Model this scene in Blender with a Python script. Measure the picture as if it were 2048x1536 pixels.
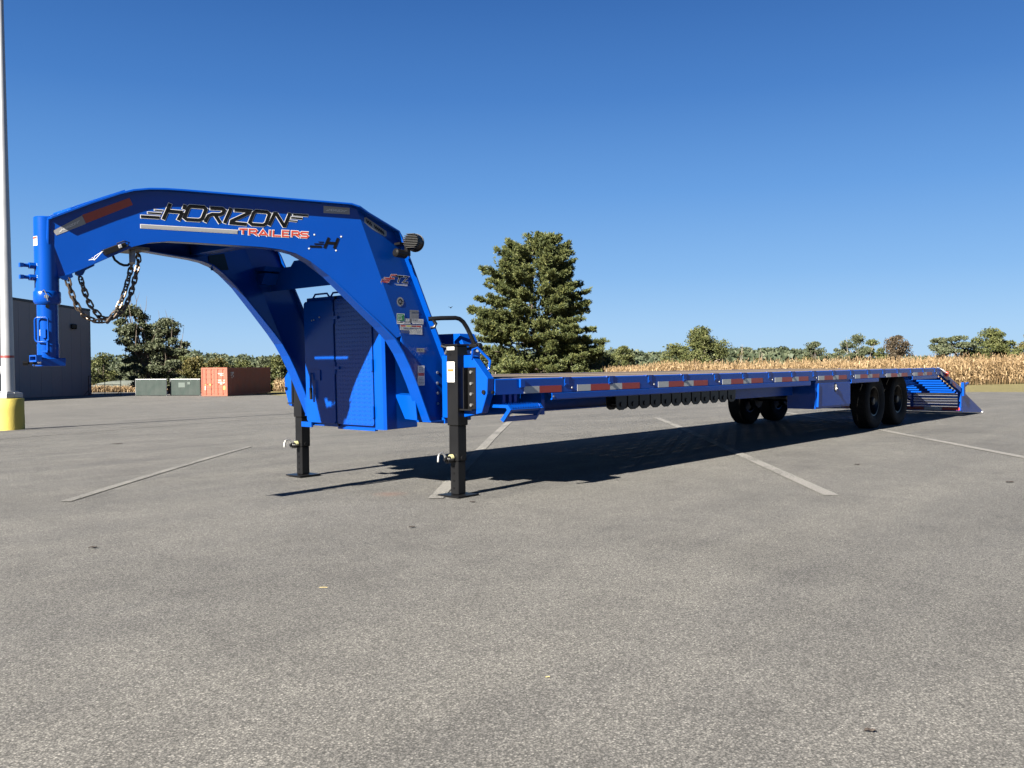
import bpy, bmesh, math, random
import numpy as np
from mathutils import Vector, Matrix
random.seed(7); rng = np.random.default_rng(7)
R = math.radians
S = bpy.context.scene
for o in list(bpy.data.objects): bpy.data.objects.remove(o)

# ------------------------------------------------------------------ camera, sky, sun, exposure
CX, CY, CZ = -4.611, -4.3235, 0.9651
YAW, PITCH, ROLL = 0.7259, 0.0209, -0.0085
FW = Vector((math.cos(YAW), math.sin(YAW), 0)); RT = Vector((math.sin(YAW), -math.cos(YAW), 0))
cam_d = bpy.data.cameras.new('camera'); cam = bpy.data.objects.new('camera', cam_d)
S.collection.objects.link(cam); S.camera = cam
cam_d.sensor_width = 36; cam_d.lens = 1750.66 / 2048 * 36; cam_d.clip_start = .1; cam_d.clip_end = 3000
_F = FW * math.cos(PITCH) - Vector((0, 0, 1)) * math.sin(PITCH)
_U = Vector((0, 0, 1)) * math.cos(PITCH) + FW * math.sin(PITCH)
_R = RT * math.cos(ROLL) + _U * math.sin(ROLL); _U2 = _U * math.cos(ROLL) - RT * math.sin(ROLL)
m = Matrix((_R, _U2, -_F)).transposed().to_4x4(); m.translation = (CX, CY, CZ)
cam.matrix_world = m

EXPOSURE = 2.5; SKY_STRENGTH = .97/2**EXPOSURE
SUN_EL = R(30); SUN_DIR = Vector((1, .075, -math.tan(SUN_EL))).normalized()   # the way the light travels
w = bpy.data.worlds.new('World'); S.world = w; w.use_nodes = True
nt = w.node_tree; bg = nt.nodes['Background']
sky = nt.nodes.new('ShaderNodeTexSky'); sky.sky_type = 'NISHITA'; sky.sun_disc = False
sky.sun_elevation = SUN_EL; sky.sun_rotation = math.atan2(-SUN_DIR.x, -SUN_DIR.y)
sky.altitude = 250; sky.air_density = 1.0; sky.dust_density = .35; sky.ozone_density = 2.2
# the clear autumn sky: deep blue overhead, pale at the horizon; a little of the physical sky keeps the glow round the sun
geo = nt.nodes.new('ShaderNodeTexCoord'); sepz = nt.nodes.new('ShaderNodeSeparateXYZ'); nt.links.new(geo.outputs['Generated'], sepz.inputs[0])
rmp = nt.nodes.new('ShaderNodeValToRGB'); nt.links.new(sepz.outputs['Z'], rmp.inputs[0])
els = rmp.color_ramp.elements
SKYC = [(0.0, (.375, .605, .860)), (.035, (.325, .560, .865)), (.10, (.205, .435, .800)), (.19, (.112, .310, .700)), (.29, (.052, .194, .545)), (.40, (.024, .118, .395)), (.60, (.014, .072, .26)), (1.0, (.012, .05, .18))]
while len(els) < len(SKYC): els.new(.5)
for e_, (p_, c_) in zip(els, SKYC): e_.position = p_; e_.color = (*c_, 1)
vm = nt.nodes.new('ShaderNodeMix'); vm.data_type = 'RGBA'; vm.blend_type = 'ADD'; vm.inputs[0].default_value = .012
nt.links.new(rmp.outputs[0], vm.inputs[6]); nt.links.new(sky.outputs[0], vm.inputs[7])
nt.links.new(vm.outputs[2], bg.inputs[0]); bg.inputs[1].default_value = SKY_STRENGTH
sd = bpy.data.lights.new('sun', 'SUN'); sd.energy = 5.0; sd.angle = R(.53); sd.color = (1, .93, .82)
sun = bpy.data.objects.new('sun', sd); S.collection.objects.link(sun)
sun.rotation_euler = SUN_DIR.to_track_quat('-Z', 'Y').to_euler(); sun.location = (-20, 0, 30)
S.view_settings.view_transform = 'Standard'; S.view_settings.look = 'None'
S.view_settings.gamma = 1; S.view_settings.use_curve_mapping = False
S.view_settings.exposure = EXPOSURE
S.render.resolution_x = 1024; S.render.resolution_y = 768

# ------------------------------------------------------------------ materials
def lin(h):
    h = h.lstrip('#'); v = [int(h[i:i+2], 16)/255 for i in (0, 2, 4)]
    return tuple(x/12.92 if x <= .04045 else ((x+.055)/1.055)**2.4 for x in v)
MATS = {}
class N:
    def __init__(s, name):
        s.m = bpy.data.materials.new(name); s.m.use_nodes = True; s.t = s.m.node_tree
        s.b = s.t.nodes['Principled BSDF']; s.o = s.t.nodes['Material Output']
        s.tc = s.t.nodes.new('ShaderNodeTexCoord')
    def n(s, t, **k):
        q = s.t.nodes.new('ShaderNode' + t)
        for a, v in k.items():
            if a.startswith('i_'): q.inputs[a[2:].replace('_', ' ')].default_value = v
            else: setattr(q, a, v)
        return q
    def l(s, a, b): s.t.links.new(a, b)
    def noise(s, scale, detail=3, rough=.55, vec=None):
        q = s.n('TexNoise'); q.inputs['Scale'].default_value = scale; q.inputs['Detail'].default_value = detail
        q.inputs['Roughness'].default_value = rough
        s.l(vec if vec else s.tc.outputs['Object'], q.inputs['Vector']); return q.outputs['Fac']
    def ramp(s, fac, stops):
        q = s.n('ValToRGB'); e = q.color_ramp.elements
        while len(e) < len(stops): e.new(.5)
        for k, (p, c) in enumerate(stops):
            e[k].position = p; e[k].color = (*c, 1) if len(c) == 3 else c
        s.l(fac, q.inputs[0]); return q.outputs[0]
    def mix(s, fac, a, b, mode='MIX'):
        q = s.n('Mix', data_type='RGBA', blend_type=mode)
        for sk, v in ((q.inputs[0], fac), (q.inputs[6], a), (q.inputs[7], b)):
            if isinstance(v, (int, float)): sk.default_value = v
            elif isinstance(v, tuple): sk.default_value = (*v, 1)
            else: s.l(v, sk)
        return q.outputs[2]
    def bump(s, h, strength, dist):
        q = s.n('Bump'); q.inputs['Strength'].default_value = strength; q.inputs['Distance'].default_value = dist
        s.l(h, q.inputs['Height']); s.l(q.outputs[0], s.b.inputs['Normal']); return q
def mat(name, c, rough=.5, metal=0, var=.12, scale=6, bump=0, bscale=60, coat=0, spec=.5):
    if name in MATS: return MATS[name]
    k = N(name); c = lin(c) if isinstance(c, str) else c
    f = k.noise(scale, 5)
    col = k.ramp(f, [(.25, tuple(x*(1-var) for x in c)), (.75, tuple(min(1, x*(1+var)) for x in c))])
    k.l(col, k.b.inputs['Base Color'])
    rr = k.n('MapRange'); k.l(f, rr.inputs[0]); rr.inputs[3].default_value = max(.02, rough*.82); rr.inputs[4].default_value = min(1, rough*1.2)
    k.l(rr.outputs[0], k.b.inputs['Roughness'])
    k.b.inputs['Metallic'].default_value = metal; k.b.inputs['Coat Weight'].default_value = coat
    k.b.inputs['Coat Roughness'].default_value = .08
    k.b.inputs['Specular IOR Level'].default_value = spec
    if bump: k.bump(k.noise(bscale, 3), bump, .01)
    MATS[name] = k.m; return k.m

BLUE = mat('blue_powder_coat', (.0004, .0325, .200), .24, 0, .06, 2.5, .05, 240, .05, .2)
BLACK = mat('black_powder_coat', (.0038, .0038, .0042), .36, 0, .2, 5, .04, 300, 0, .22)
RUBBER = mat('tyre_rubber', (.0045, .0045, .0046), .8, 0, .3, 8, .15, 120, 0, .18)
RIM = mat('black_rim', (.0035, .0035, .004), .3, 0, .2, 10, 0, 60, 0, .3)
STEEL = mat('zinc_steel', (.30, .30, .29), .38, .9, .15, 30, .05, 200)
CHAIN = mat('oiled_chain_steel', (0.1, 0.075, 0.055), .42, .75, .5, 40, .1, 300)
WHITE = mat('white_vinyl', (0.432, 0.432, 0.42), .45, 0, .04)
GREYV = mat('grey_vinyl', (0.15, 0.15, 0.155), .4, 0, .06)
REDV = mat('red_vinyl', (0.286, 0.03025, 0.01925), .4, 0, .06)
ORANGE = mat('orange_vinyl', (0.39, 0.078, 0.018), .4, 0, .06)
BLACKV = mat('black_vinyl', (.003, .003, .0035), .4, 0, .1, 6, 0, 60, 0, .15)
GREENV = mat('green_vinyl', (0.01, 0.14, 0.035), .4, 0, .06)
INK = mat('grey_ink', (0.1, 0.1, 0.1), .6, 0, .1)
PALEY = mat('pale_yellow_label', (.26, .25, .13), .5, 0, .05)
YELLOWV = mat('yellow_vinyl', (0.33, 0.282, 0.036), .45, 0, .06)
TAPEW = mat('reflective_tape_white', (0.252, 0.258, 0.252), .32, 0, .08, 90)
TAPER = mat('reflective_tape_red', (0.18, 0.0132, 0.0072), .32, 0, .12, 90)
PLASTW = mat('white_shrink_wrap', (0.68, 0.68, 0.68), .3, 0, .05, 20)
LAMPR = mat('red_lamp_lens', (.6, .04, .02), .15, 0, .05)
WOODD = mat('deck_timber', (0.09, 0.0675, 0.04725), .8, 0, .3, 3, .2, 40)
GALV = mat('galvanised_pole', (0.235, 0.24, 0.25), .36, .35, .08, 2)
YCONC = mat('yellow_painted_concrete', (0.315, 0.252, 0.045), .8, 0, .08, 6, .6, 35)
MAROON = mat('maroon_band', (.16, .02, .018), .5)
BARK = mat('bark', (0.065, 0.05, 0.0375), .9, 0, .35, 8, .4, 20)
PALEBARK = mat('pale_bark', (0.176, 0.154, 0.121), .9, 0, .25, 8)
POSTW = mat('weathered_post', (0.143, 0.1265, 0.1045), .9, 0, .25, 8)

def diamond_plate():
    k = N('blue_diamond_plate')
    k.b.inputs['Base Color'].default_value = (.0008, .033, .205, 1); k.b.inputs['Roughness'].default_value = .3
    k.b.inputs['Coat Weight'].default_value = .08; k.b.inputs['Specular IOR Level'].default_value = .3
    mp = k.n('Mapping'); k.l(k.tc.outputs['Object'], mp.inputs[0]); mp.inputs['Scale'].default_value = (1, 1, 1)
    sx = k.n('SeparateXYZ'); k.l(mp.outputs[0], sx.inputs[0])
    def M(op, a, b=None):
        q = k.n('Math', operation=op)
        for i, v in enumerate((a, b)):
            if v is None: continue
            if isinstance(v, (int, float)): q.inputs[i].default_value = v
            else: k.l(v, q.inputs[i])
        return q.outputs[0]
    y, z = sx.outputs['Y'], sx.outputs['Z']
    u = M('MULTIPLY', y, 30.); v = M('MULTIPLY', z, 30.)
    par = M('MODULO', M('FLOOR', u), 2.)
    fu = M('SUBTRACT', M('FRACT', u), .5); fv = M('SUBTRACT', M('FRACT', v), .5)
    a = M('ADD', fu, fv); b = M('SUBTRACT', fu, fv)
    def loz(p, q): return M('SUBTRACT', 1., M('ADD', M('MULTIPLY', M('ABSOLUTE', p), 1.25), M('MULTIPLY', M('ABSOLUTE', q), 4.5)))
    h1 = loz(a, b); h2 = loz(b, a)
    par = M('ABSOLUTE', par)
    h = M('ADD', M('MULTIPLY', h1, par), M('MULTIPLY', h2, M('SUBTRACT', 1., par)))
    k.bump(M('MAXIMUM', h, 0.), 1., .006)
    MATS['dp'] = k.m; return k.m
DPLATE = diamond_plate()

def asphalt(name, paint=0.):
    k = N(name); P = k.tc.outputs['Object']
    vo = k.n('TexVoronoi'); vo.inputs['Scale'].default_value = 155; k.l(P, vo.inputs['Vector'])
    vs = k.n('SeparateColor'); k.l(vo.outputs['Color'], vs.inputs[0])
    stone = k.ramp(vs.outputs[0], [(0, (.050, .0492, .0475)), (.25, (.100, .0983, .094)), (.6, (.142, .139, .132)), (.88, (.190, .185, .175)), (1, (.28, .272, .256))])
    gap = k.ramp(vo.outputs['Distance'], [(.26, (1, 1, 1)), (.66, (.34, .34, .34))])
    stone = k.mix(1., stone, gap, 'MULTIPLY')
    v2 = k.n('TexVoronoi'); v2.inputs['Scale'].default_value = 380; k.l(P, v2.inputs['Vector'])
    v2s = k.n('SeparateColor'); k.l(v2.outputs['Color'], v2s.inputs[0])
    fine = k.ramp(v2s.outputs[1], [(0, (.020, .020, .0195)), (.6, (.075, .0742, .0718)), (1, (.19, .187, .18))])
    base = k.mix(.34, stone, fine)
    big = k.noise(.55, 6, .62); mid = k.noise(3.2, 5, .6)
    base = k.mix(1., base, k.ramp(big, [(.28, (.84, .84, .84)), (.5, (1.06, 1.06, 1.055)), (.75, (1.26, 1.255, 1.24))]), 'MULTIPLY')
    base = k.mix(1., base, k.ramp(mid, [(.25, (.84, .84, .84)), (.6, (1.04, 1.04, 1.03))]), 'MULTIPLY')
    # rolled lanes left by the paver: long faint stripes
    mp = k.n('Mapping'); mp.inputs['Rotation'].default_value = (0, 0, YAW - R(90)); mp.inputs['Scale'].default_value = (.09, 1.5, 1); k.l(P, mp.inputs[0])
    lane = k.noise(1.1, 5, .6, mp.outputs[0])
    base = k.mix(1., base, k.ramp(lane, [(.3, (.86, .86, .87)), (.62, (1.08, 1.07, 1.05))]), 'MULTIPLY')
    # oil drips and a rust stain
    st = k.noise(1.7, 2, .4)
    base = k.mix(k.ramp(st, [(.70, (0, 0, 0)), (.80, (0.2115, 0.2115, 0.2115))]), base, (0.0235, 0.02256, 0.02115))
    sp = k.n('VectorMath', operation='DISTANCE'); k.l(P, sp.inputs[0]); sp.inputs[1].default_value = (-.27, .78, 0)
    rust = k.n('MapRange'); k.l(sp.outputs['Value'], rust.inputs[0]); rust.inputs[1].default_value = .16; rust.inputs[2].default_value = .0
    rust.inputs[3].default_value = 0; rust.inputs[4].default_value = .55
    rn = k.n('Math', operation='MULTIPLY'); k.l(rust.outputs[0], rn.inputs[0]); k.l(k.noise(30, 3), rn.inputs[1])
    base = k.mix(rn.outputs[0], base, (0.141, 0.047, 0.0235))
    if paint:
        wear = k.noise(26, 6, .7); wear2 = k.noise(1.3, 3)
        ad = k.n('Math', operation='ADD'); k.l(wear, ad.inputs[0]); k.l(wear2, ad.inputs[1])
        ad2 = k.n('Math', operation='MULTIPLY_ADD'); k.l(vs.outputs[0], ad2.inputs[0]); ad2.inputs[1].default_value = .22; k.l(ad.outputs[0], ad2.inputs[2])
        base = k.mix(k.ramp(ad2.outputs[0], [(.97, (paint*.10, paint*.15, paint*.15)), (1.08, (paint, paint, paint))]), base, (0.235, 0.2303, 0.2162))
    k.l(base, k.b.inputs['Base Color']); k.b.inputs['Roughness'].default_value = .86
    k.b.inputs['Specular IOR Level'].default_value = .3
    h = k.mix(.5, vs.outputs[0], v2s.outputs[1])
    k.bump(h, 1., .004)
    return k.m
ASPH = asphalt('asphalt'); PAINT = asphalt('worn_white_paint', .40); PAINT2 = asphalt('faded_white_paint', .30)

def grassmat(name, c1, c2, c3, sc=1.):
    k = N(name); a = k.noise(.5*sc, 6, .65); b = k.noise(9*sc, 4, .7)
    c = k.mix(k.ramp(b, [(.35, (0, 0, 0)), (.65, (1, 1, 1))]), k.ramp(a, [(.3, c1), (.7, c2)]), c3)
    k.l(c, k.b.inputs['Base Color']); k.b.inputs['Roughness'].default_value = .95; k.b.inputs['Specular IOR Level'].default_value = .1
    k.bump(b, 1., .05); return k.m
VERGE = grassmat('verge_grass', (.115, .098, .046), (.165, .138, .070), (.088, .084, .036), 1.)
FIELD = grassmat('field_soil', (0.085, 0.06, 0.03), (0.12, 0.085, 0.0425), (0.06, 0.0425, 0.0225), .6)

def foliage(name, dark, mid, light, transl=.25):
    k = N(name); g = k.n('NewGeometry')
    f = k.noise(.55, 3, .6)
    ad = k.n('Math', operation='MULTIPLY_ADD'); k.l(g.outputs['Random Per Island'], ad.inputs[0]); ad.inputs[1].default_value = .55
    mu = k.n('Math', operation='MULTIPLY'); k.l(f, mu.inputs[0]); mu.inputs[1].default_value = .55; k.l(mu.outputs[0], ad.inputs[2])
    c = k.ramp(ad.outputs[0], [(.18, dark), (.5, mid), (.85, light)])
    k.l(c, k.b.inputs['Base Color']); k.b.inputs['Roughness'].default_value = .6; k.b.inputs['Specular IOR Level'].default_value = .25
    tr = k.n('BsdfTranslucent'); k.l(c, tr.inputs[0]); mx = k.n('MixShader'); mx.inputs[0].default_value = transl
    k.l(k.b.outputs[0], mx.inputs[1]); k.l(tr.outputs[0], mx.inputs[2]); k.l(mx.outputs[0], k.o.inputs[0]); return k.m
F_PINE = foliage('pine_needles', (.026, .036, .015), (.062, .078, .028), (.122, .126, .042), .28)
F_OAK = foliage('oak_leaves', (.026, .036, .012), (.056, .066, .022), (.098, .102, .036))
F_GREY = foliage('grey_green_leaves', (.024, .033, .018), (.052, .063, .033), (.090, .100, .055))
F_RED = foliage('turning_leaves', (0.03, 0.026, 0.0175), (0.0575, 0.046, 0.03), (0.0875, 0.065, 0.0425))
F_LIME = foliage('yellowing_leaves', (0.03, 0.033, 0.01), (0.0625, 0.059, 0.018), (0.1, 0.0825, 0.026))
F_FAR = foliage('far_wood_leaves', (.026, .038, .021), (.048, .062, .035), (.075, .085, .048))
F_CORN = foliage('dry_corn', (.085, .052, .024), (.175, .118, .060), (.285, .208, .118), .3)

# ------------------------------------------------------------------ object helpers
COL = S.collection
def wloc(o):
    v = Vector((0, 0, 0))
    while o: v += o.location; o = o.parent
    return v
def props(o, label=None, cat=None, group=None, kind=None, category=None):
    cat = cat or category
    if label: o['label'] = label
    if cat: o['category'] = cat
    if group: o['group'] = group
    if kind: o['kind'] = kind
    return o
def empty(name, loc, label, cat, group=None):
    o = bpy.data.objects.new(name, None); COL.objects.link(o); o.location = loc; o.empty_display_size = .2
    return props(o, label, cat, group)
class MB:
    def __init__(s): s.v = []; s.f = []
    def add(s, vs, fs):
        b = len(s.v); s.v += [tuple(map(float, p)) for p in vs]; s.f += [tuple(b+i for i in q) for q in fs]; return s
    def box(s, x0, x1, y0, y1, z0, z1):
        return s.add([(x, y, z) for z in (z0, z1) for y in (y0, y1) for x in (x0, x1)],
                     [(0, 2, 3, 1), (4, 5, 7, 6), (0, 1, 5, 4), (2, 6, 7, 3), (0, 4, 6, 2), (1, 3, 7, 5)])
    def prism(s, poly, axis, a, b):
        n = len(poly)
        def P(p, t): return {'x': (t, p[0], p[1]), 'y': (p[0], t, p[1]), 'z': (p[0], p[1], t)}[axis]
        return s.add([P(p, a) for p in poly] + [P(p, b) for p in poly],
                     [tuple(range(n-1, -1, -1)), tuple(range(n, 2*n))] + [(i, (i+1) % n, n+(i+1) % n, n+i) for i in range(n)])
    def tube(s, pts, r, seg=8, closed=False, caps=True):
        P = [Vector(p) for p in pts]; n = len(P); rings = []
        rr = r if isinstance(r, (list, tuple)) else [r]*n
        up = None
        for i in range(n):
            t = (P[(i+1) % n]-P[i-1]) if closed else (P[min(i+1, n-1)]-P[max(i-1, 0)])
            t.normalize()
            if up is None: up = Vector((0, 0, 1)) if abs(t.z) < .9 else Vector((1, 0, 0))
            a = t.cross(up); 
            if a.length < 1e-5: a = t.orthogonal()
            a.normalize(); bb = a.cross(t).normalized(); up = bb
            rings.append([P[i]+(a*math.cos(q)+bb*math.sin(q))*rr[i] for q in [2*math.pi*k/seg for k in range(seg)]])
        vs = [p for rg in rings for p in rg]; fs = []
        for i in range(n if closed else n-1):
            j = (i+1) % n
            for k in range(seg): fs.append((i*seg+k, j*seg+k, j*seg+(k+1) % seg, i*seg+(k+1) % seg))
        if caps and not closed: fs += [tuple(range(seg-1, -1, -1))[::-1][::-1], tuple((n-1)*seg+k for k in range(seg))]
        return s.add(vs, fs)
    def cyl(s, p0, p1, r0, r1=None, seg=16): return s.tube([p0, p1], [r0, r0 if r1 is None else r1], seg)
    def lathe(s, prof, c, axis='z', seg=32, close=True):
        vs = []; n = len(prof)
        for k in range(seg):
            a = 2*math.pi*k/seg; ca, sa = math.cos(a), math.sin(a)
            for r, h in prof:
                vs.append({'z': (c[0]+r*ca, c[1]+r*sa, c[2]+h), 'y': (c[0]+r*ca, c[1]+h, c[2]+r*sa), 'x': (c[0]+h, c[1]+r*ca, c[2]+r*sa)}[axis])
        fs = []
        for k in range(seg):
            j = (k+1) % seg
            for i in range(n-1): fs.append((k*n+i, j*n+i, j*n+i+1, k*n+i+1))
            if close: fs.append((k*n+n-1, j*n+n-1, j*n, k*n))
        return s.add(vs, fs)
    def sphere(s, c, r, seg=16, rings=8, sc=(1, 1, 1)):
        prof = [(r*math.sin(math.pi*i/rings), -r*math.cos(math.pi*i/rings)) for i in range(rings+1)]
        b = len(s.v); s.lathe(prof, (0, 0, 0), 'z', seg, False)
        for i in range(b, len(s.v)): x, y, z = s.v[i]; s.v[i] = (c[0]+x*sc[0], c[1]+y*sc[1], c[2]+z*sc[2])
        return s
    def build(s, name, m, parent=None, bevel=0, smooth=False, label=None, seg=1, **kw):
        A = np.array(s.v); c = (A.min(0)+A.max(0))/2
        if parent is None and 'base' in kw: c = np.array(kw.pop('base'))
        kw.pop('base', None)
        me = bpy.data.meshes.new(name); me.from_pydata([tuple(p) for p in A-c], [], s.f)
        bm = bmesh.new(); bm.from_mesh(me); bmesh.ops.remove_doubles(bm, verts=bm.verts, dist=1e-5)
        bmesh.ops.recalc_face_normals(bm, faces=bm.faces)
        if bevel:
            ed = [e for e in bm.edges if len(e.link_faces) == 2 and e.calc_face_angle(0) > .5]
            bmesh.ops.bevel(bm, geom=ed, offset=bevel, segments=seg, affect='EDGES', profile=.6, clamp_overlap=True)
        bm.to_mesh(me); bm.free()
        if smooth: me.shade_smooth(); me.set_sharp_from_angle(angle=R(38))
        me.materials.append(m)
        o = bpy.data.objects.new(name, me); COL.objects.link(o)
        if parent: o.parent = parent; o.location = Vector(c)-wloc(parent)
        else: o.location = c
        return props(o, label, **kw)
def dup(o, parent, delta=(0, 0, 0)):
    c = o.copy(); COL.objects.link(c); c.parent = parent; c.location = o.location + Vector(delta)
    for ch in list(o.children): dup(ch, c)
    return c
def fastmesh(name, V, F, m, parent=None, kind=None, label=None, **kw):
    """V (n,3), F (k,4) or (k,3) numpy arrays"""
    V = np.asarray(V, np.float32); F = np.asarray(F, np.int32); k, q = F.shape
    me = bpy.data.meshes.new(name); me.vertices.add(len(V)); me.loops.add(k*q); me.polygons.add(k)
    base = Vector(V.min(0).tolist())*.5+Vector(V.max(0).tolist())*.5
    base = Vector((base.x, base.y, float(V[:, 2].min())))
    me.vertices.foreach_set('co', (V-np.array(base, np.float32)).ravel()); me.loops.foreach_set('vertex_index', F.ravel())
    me.polygons.foreach_set('loop_start', np.arange(0, k*q, q, dtype=np.int32))
    me.update(calc_edges=True); me.materials.append(m)
    o = bpy.data.objects.new(name, me); COL.objects.link(o)
    if parent: o.parent = parent; o.location = base - wloc(parent)
    else: o.location = base
    return props(o, label, kind=kind, **kw)

# ------------------------------------------------------------------ ground
def site(r, d):
    p = Vector((CX, CY, 0))+RT*r+FW*d; return p.x, p.y
def G(x, y):
    sp = lambda t, wd: wd*np.log1p(np.exp(np.clip(t/wd, -40, 40)))
    q = .036*sp(y-4.5, 1.2)+.012*sp(x-18, 2.0)
    return -3.0*(1-np.exp(-q/3.0))
def gz(r, d): x, y = site(r, d); return float(G(x, y))
def sp3(r, d, h=0): x, y = site(r, d); return (x, y, float(G(x, y))+h)
def edge_d(r):                                           # where the paving ends
    return np.clip(76-(r+20.1)*1.113, -13, 108)
def sheet(name, r0, r1, nr, nd, dlo, dhi, dz, m, power=1.0, label=None):
    rs = np.linspace(r0, r1, nr); t = np.linspace(0, 1, nd)**power
    rr = np.repeat(rs[:, None], nd, 1); lo = dlo(rs)[:, None] if callable(dlo) else dlo; hi = dhi(rs)[:, None]
    dd = lo+(hi-lo)*t[None, :]
    X = CX+RT.x*rr+FW.x*dd; Y = CY+RT.y*rr+FW.y*dd; Z = G(X, Y)+dz
    V = np.stack([X, Y, Z], -1).reshape(-1, 3); i = np.arange(nr*nd).reshape(nr, nd)
    F = np.stack([i[:-1, :-1], i[1:, :-1], i[1:, 1:], i[:-1, 1:]], -1).reshape(-1, 4)
    me = bpy.data.meshes.new(name); me.from_pydata(V.tolist(), [], F.tolist()); me.shade_smooth(); me.materials.append(m)
    o = bpy.data.objects.new(name, me); COL.objects.link(o)
    return props(o, label, kind='structure')
sheet('parking_lot', -95, 75, 230, 220, -14, edge_d, 0, ASPH, 1.4, 'sunlit grey asphalt parking lot sloping gently away')
sheet('grass_verge', -95, 120, 120, 60, lambda r: edge_d(r)-.5, lambda r: np.full_like(r, 116.), -.012, VERGE, 1.0, 'mown yellowish grass verge between asphalt and corn')
sheet('field_ground', -420, 520, 190, 110, -30, lambda r: np.full_like(r, 900.), -.08, FIELD, 1.6, 'dry brown field ground reaching the hills')
def line(p0, p1, wd, i, pm=None):
    n = 60; A = Vector(p0); B = Vector(p1); t = (B-A).normalized(); nn = Vector((-t.y, t.x))*wd/2; V = []; F = []
    for k in range(n+1):
        c = A.lerp(B, k/n)
        for s_ in (-1, 1):
            q = c+nn*s_; V.append((q.x, q.y, float(G(q.x, q.y))+.005))
        if k: b = 2*k; F.append((b-2, b-1, b+1, b))
    me = bpy.data.meshes.new('parking_line'); me.from_pydata(V, [], F); me.materials.append(pm or PAINT)
    o = bpy.data.objects.new('parking_line', me); COL.objects.link(o); props(o, i, kind='structure')
for p0, p1, wd, lb in [((-2.0, 2.39), (1.6, 5.75), .085, 'faded white bay line left of the far jack'),
                       ((-.22, .33), (7.65, 6.62), .11, 'faded white bay line running under the near jack'),
                       ((1.68, -1.84), (9.5, 4.6), .11, 'faded white bay line crossing the trailer shadow'),
                       ((5.2, -2.47), (12.2, 3.3), .11, 'faded white bay line beside the rear wheels'),
                       ((-1.0, 12.4), (7.75, 16.1), .10, 'faded white bay line in front of the yellow pole base'),
                       ((2.2, 17.3), (5.5, 18.98), .10, 'short faded white line beside the yellow pole base')]:
    line(p0, p1, wd, lb, PAINT2 if ('left of' in lb or 'pole' in lb) else PAINT)

# ------------------------------------------------------------------ gooseneck trailer
TR = empty('gooseneck_trailer', (5.0, 1.28, 0), 'long bright blue gooseneck flatbed trailer standing on two black jacks', 'trailer')
YM = 2.56
def Yw(x, z): return .52+.4056*max(0., -(x+.767)*.911-(z-2.07)*.412)
def Pw(x, z, off=0.): return (x, Yw(x, z)-off, z)
TOP = [(-2.53, 1.862), (-2.335, 1.964), (-2.19, 2.032), (-2.12, 2.058), (-2.037, 2.074), (-1.95, 2.081), (-1.85, 2.083), (-1.3, 2.083), (-.83, 2.083), (-.775, 2.07), (-.70, 2.035), (-.42, 1.936), (-.395, 1.90), (-.345, 1.798), (.118, .865)]
BOT = [(-2.52, 1.486), (-2.348, 1.579), (-2.196, 1.666), (-2.084, 1.731), (-1.99, 1.762), (-1.885, 1.777), (-1.7, 1.777), (-1.343, 1.772), (-1.23, 1.764), (-1.13, 1.742), (-1.034, 1.694), (-.9, 1.600), (-.693, 1.412), (-.52, 1.255), (-.43, 1.165), (-.36, 1.065), (-.30, .96), (-.24, .84), (-.11, .553)]
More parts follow.
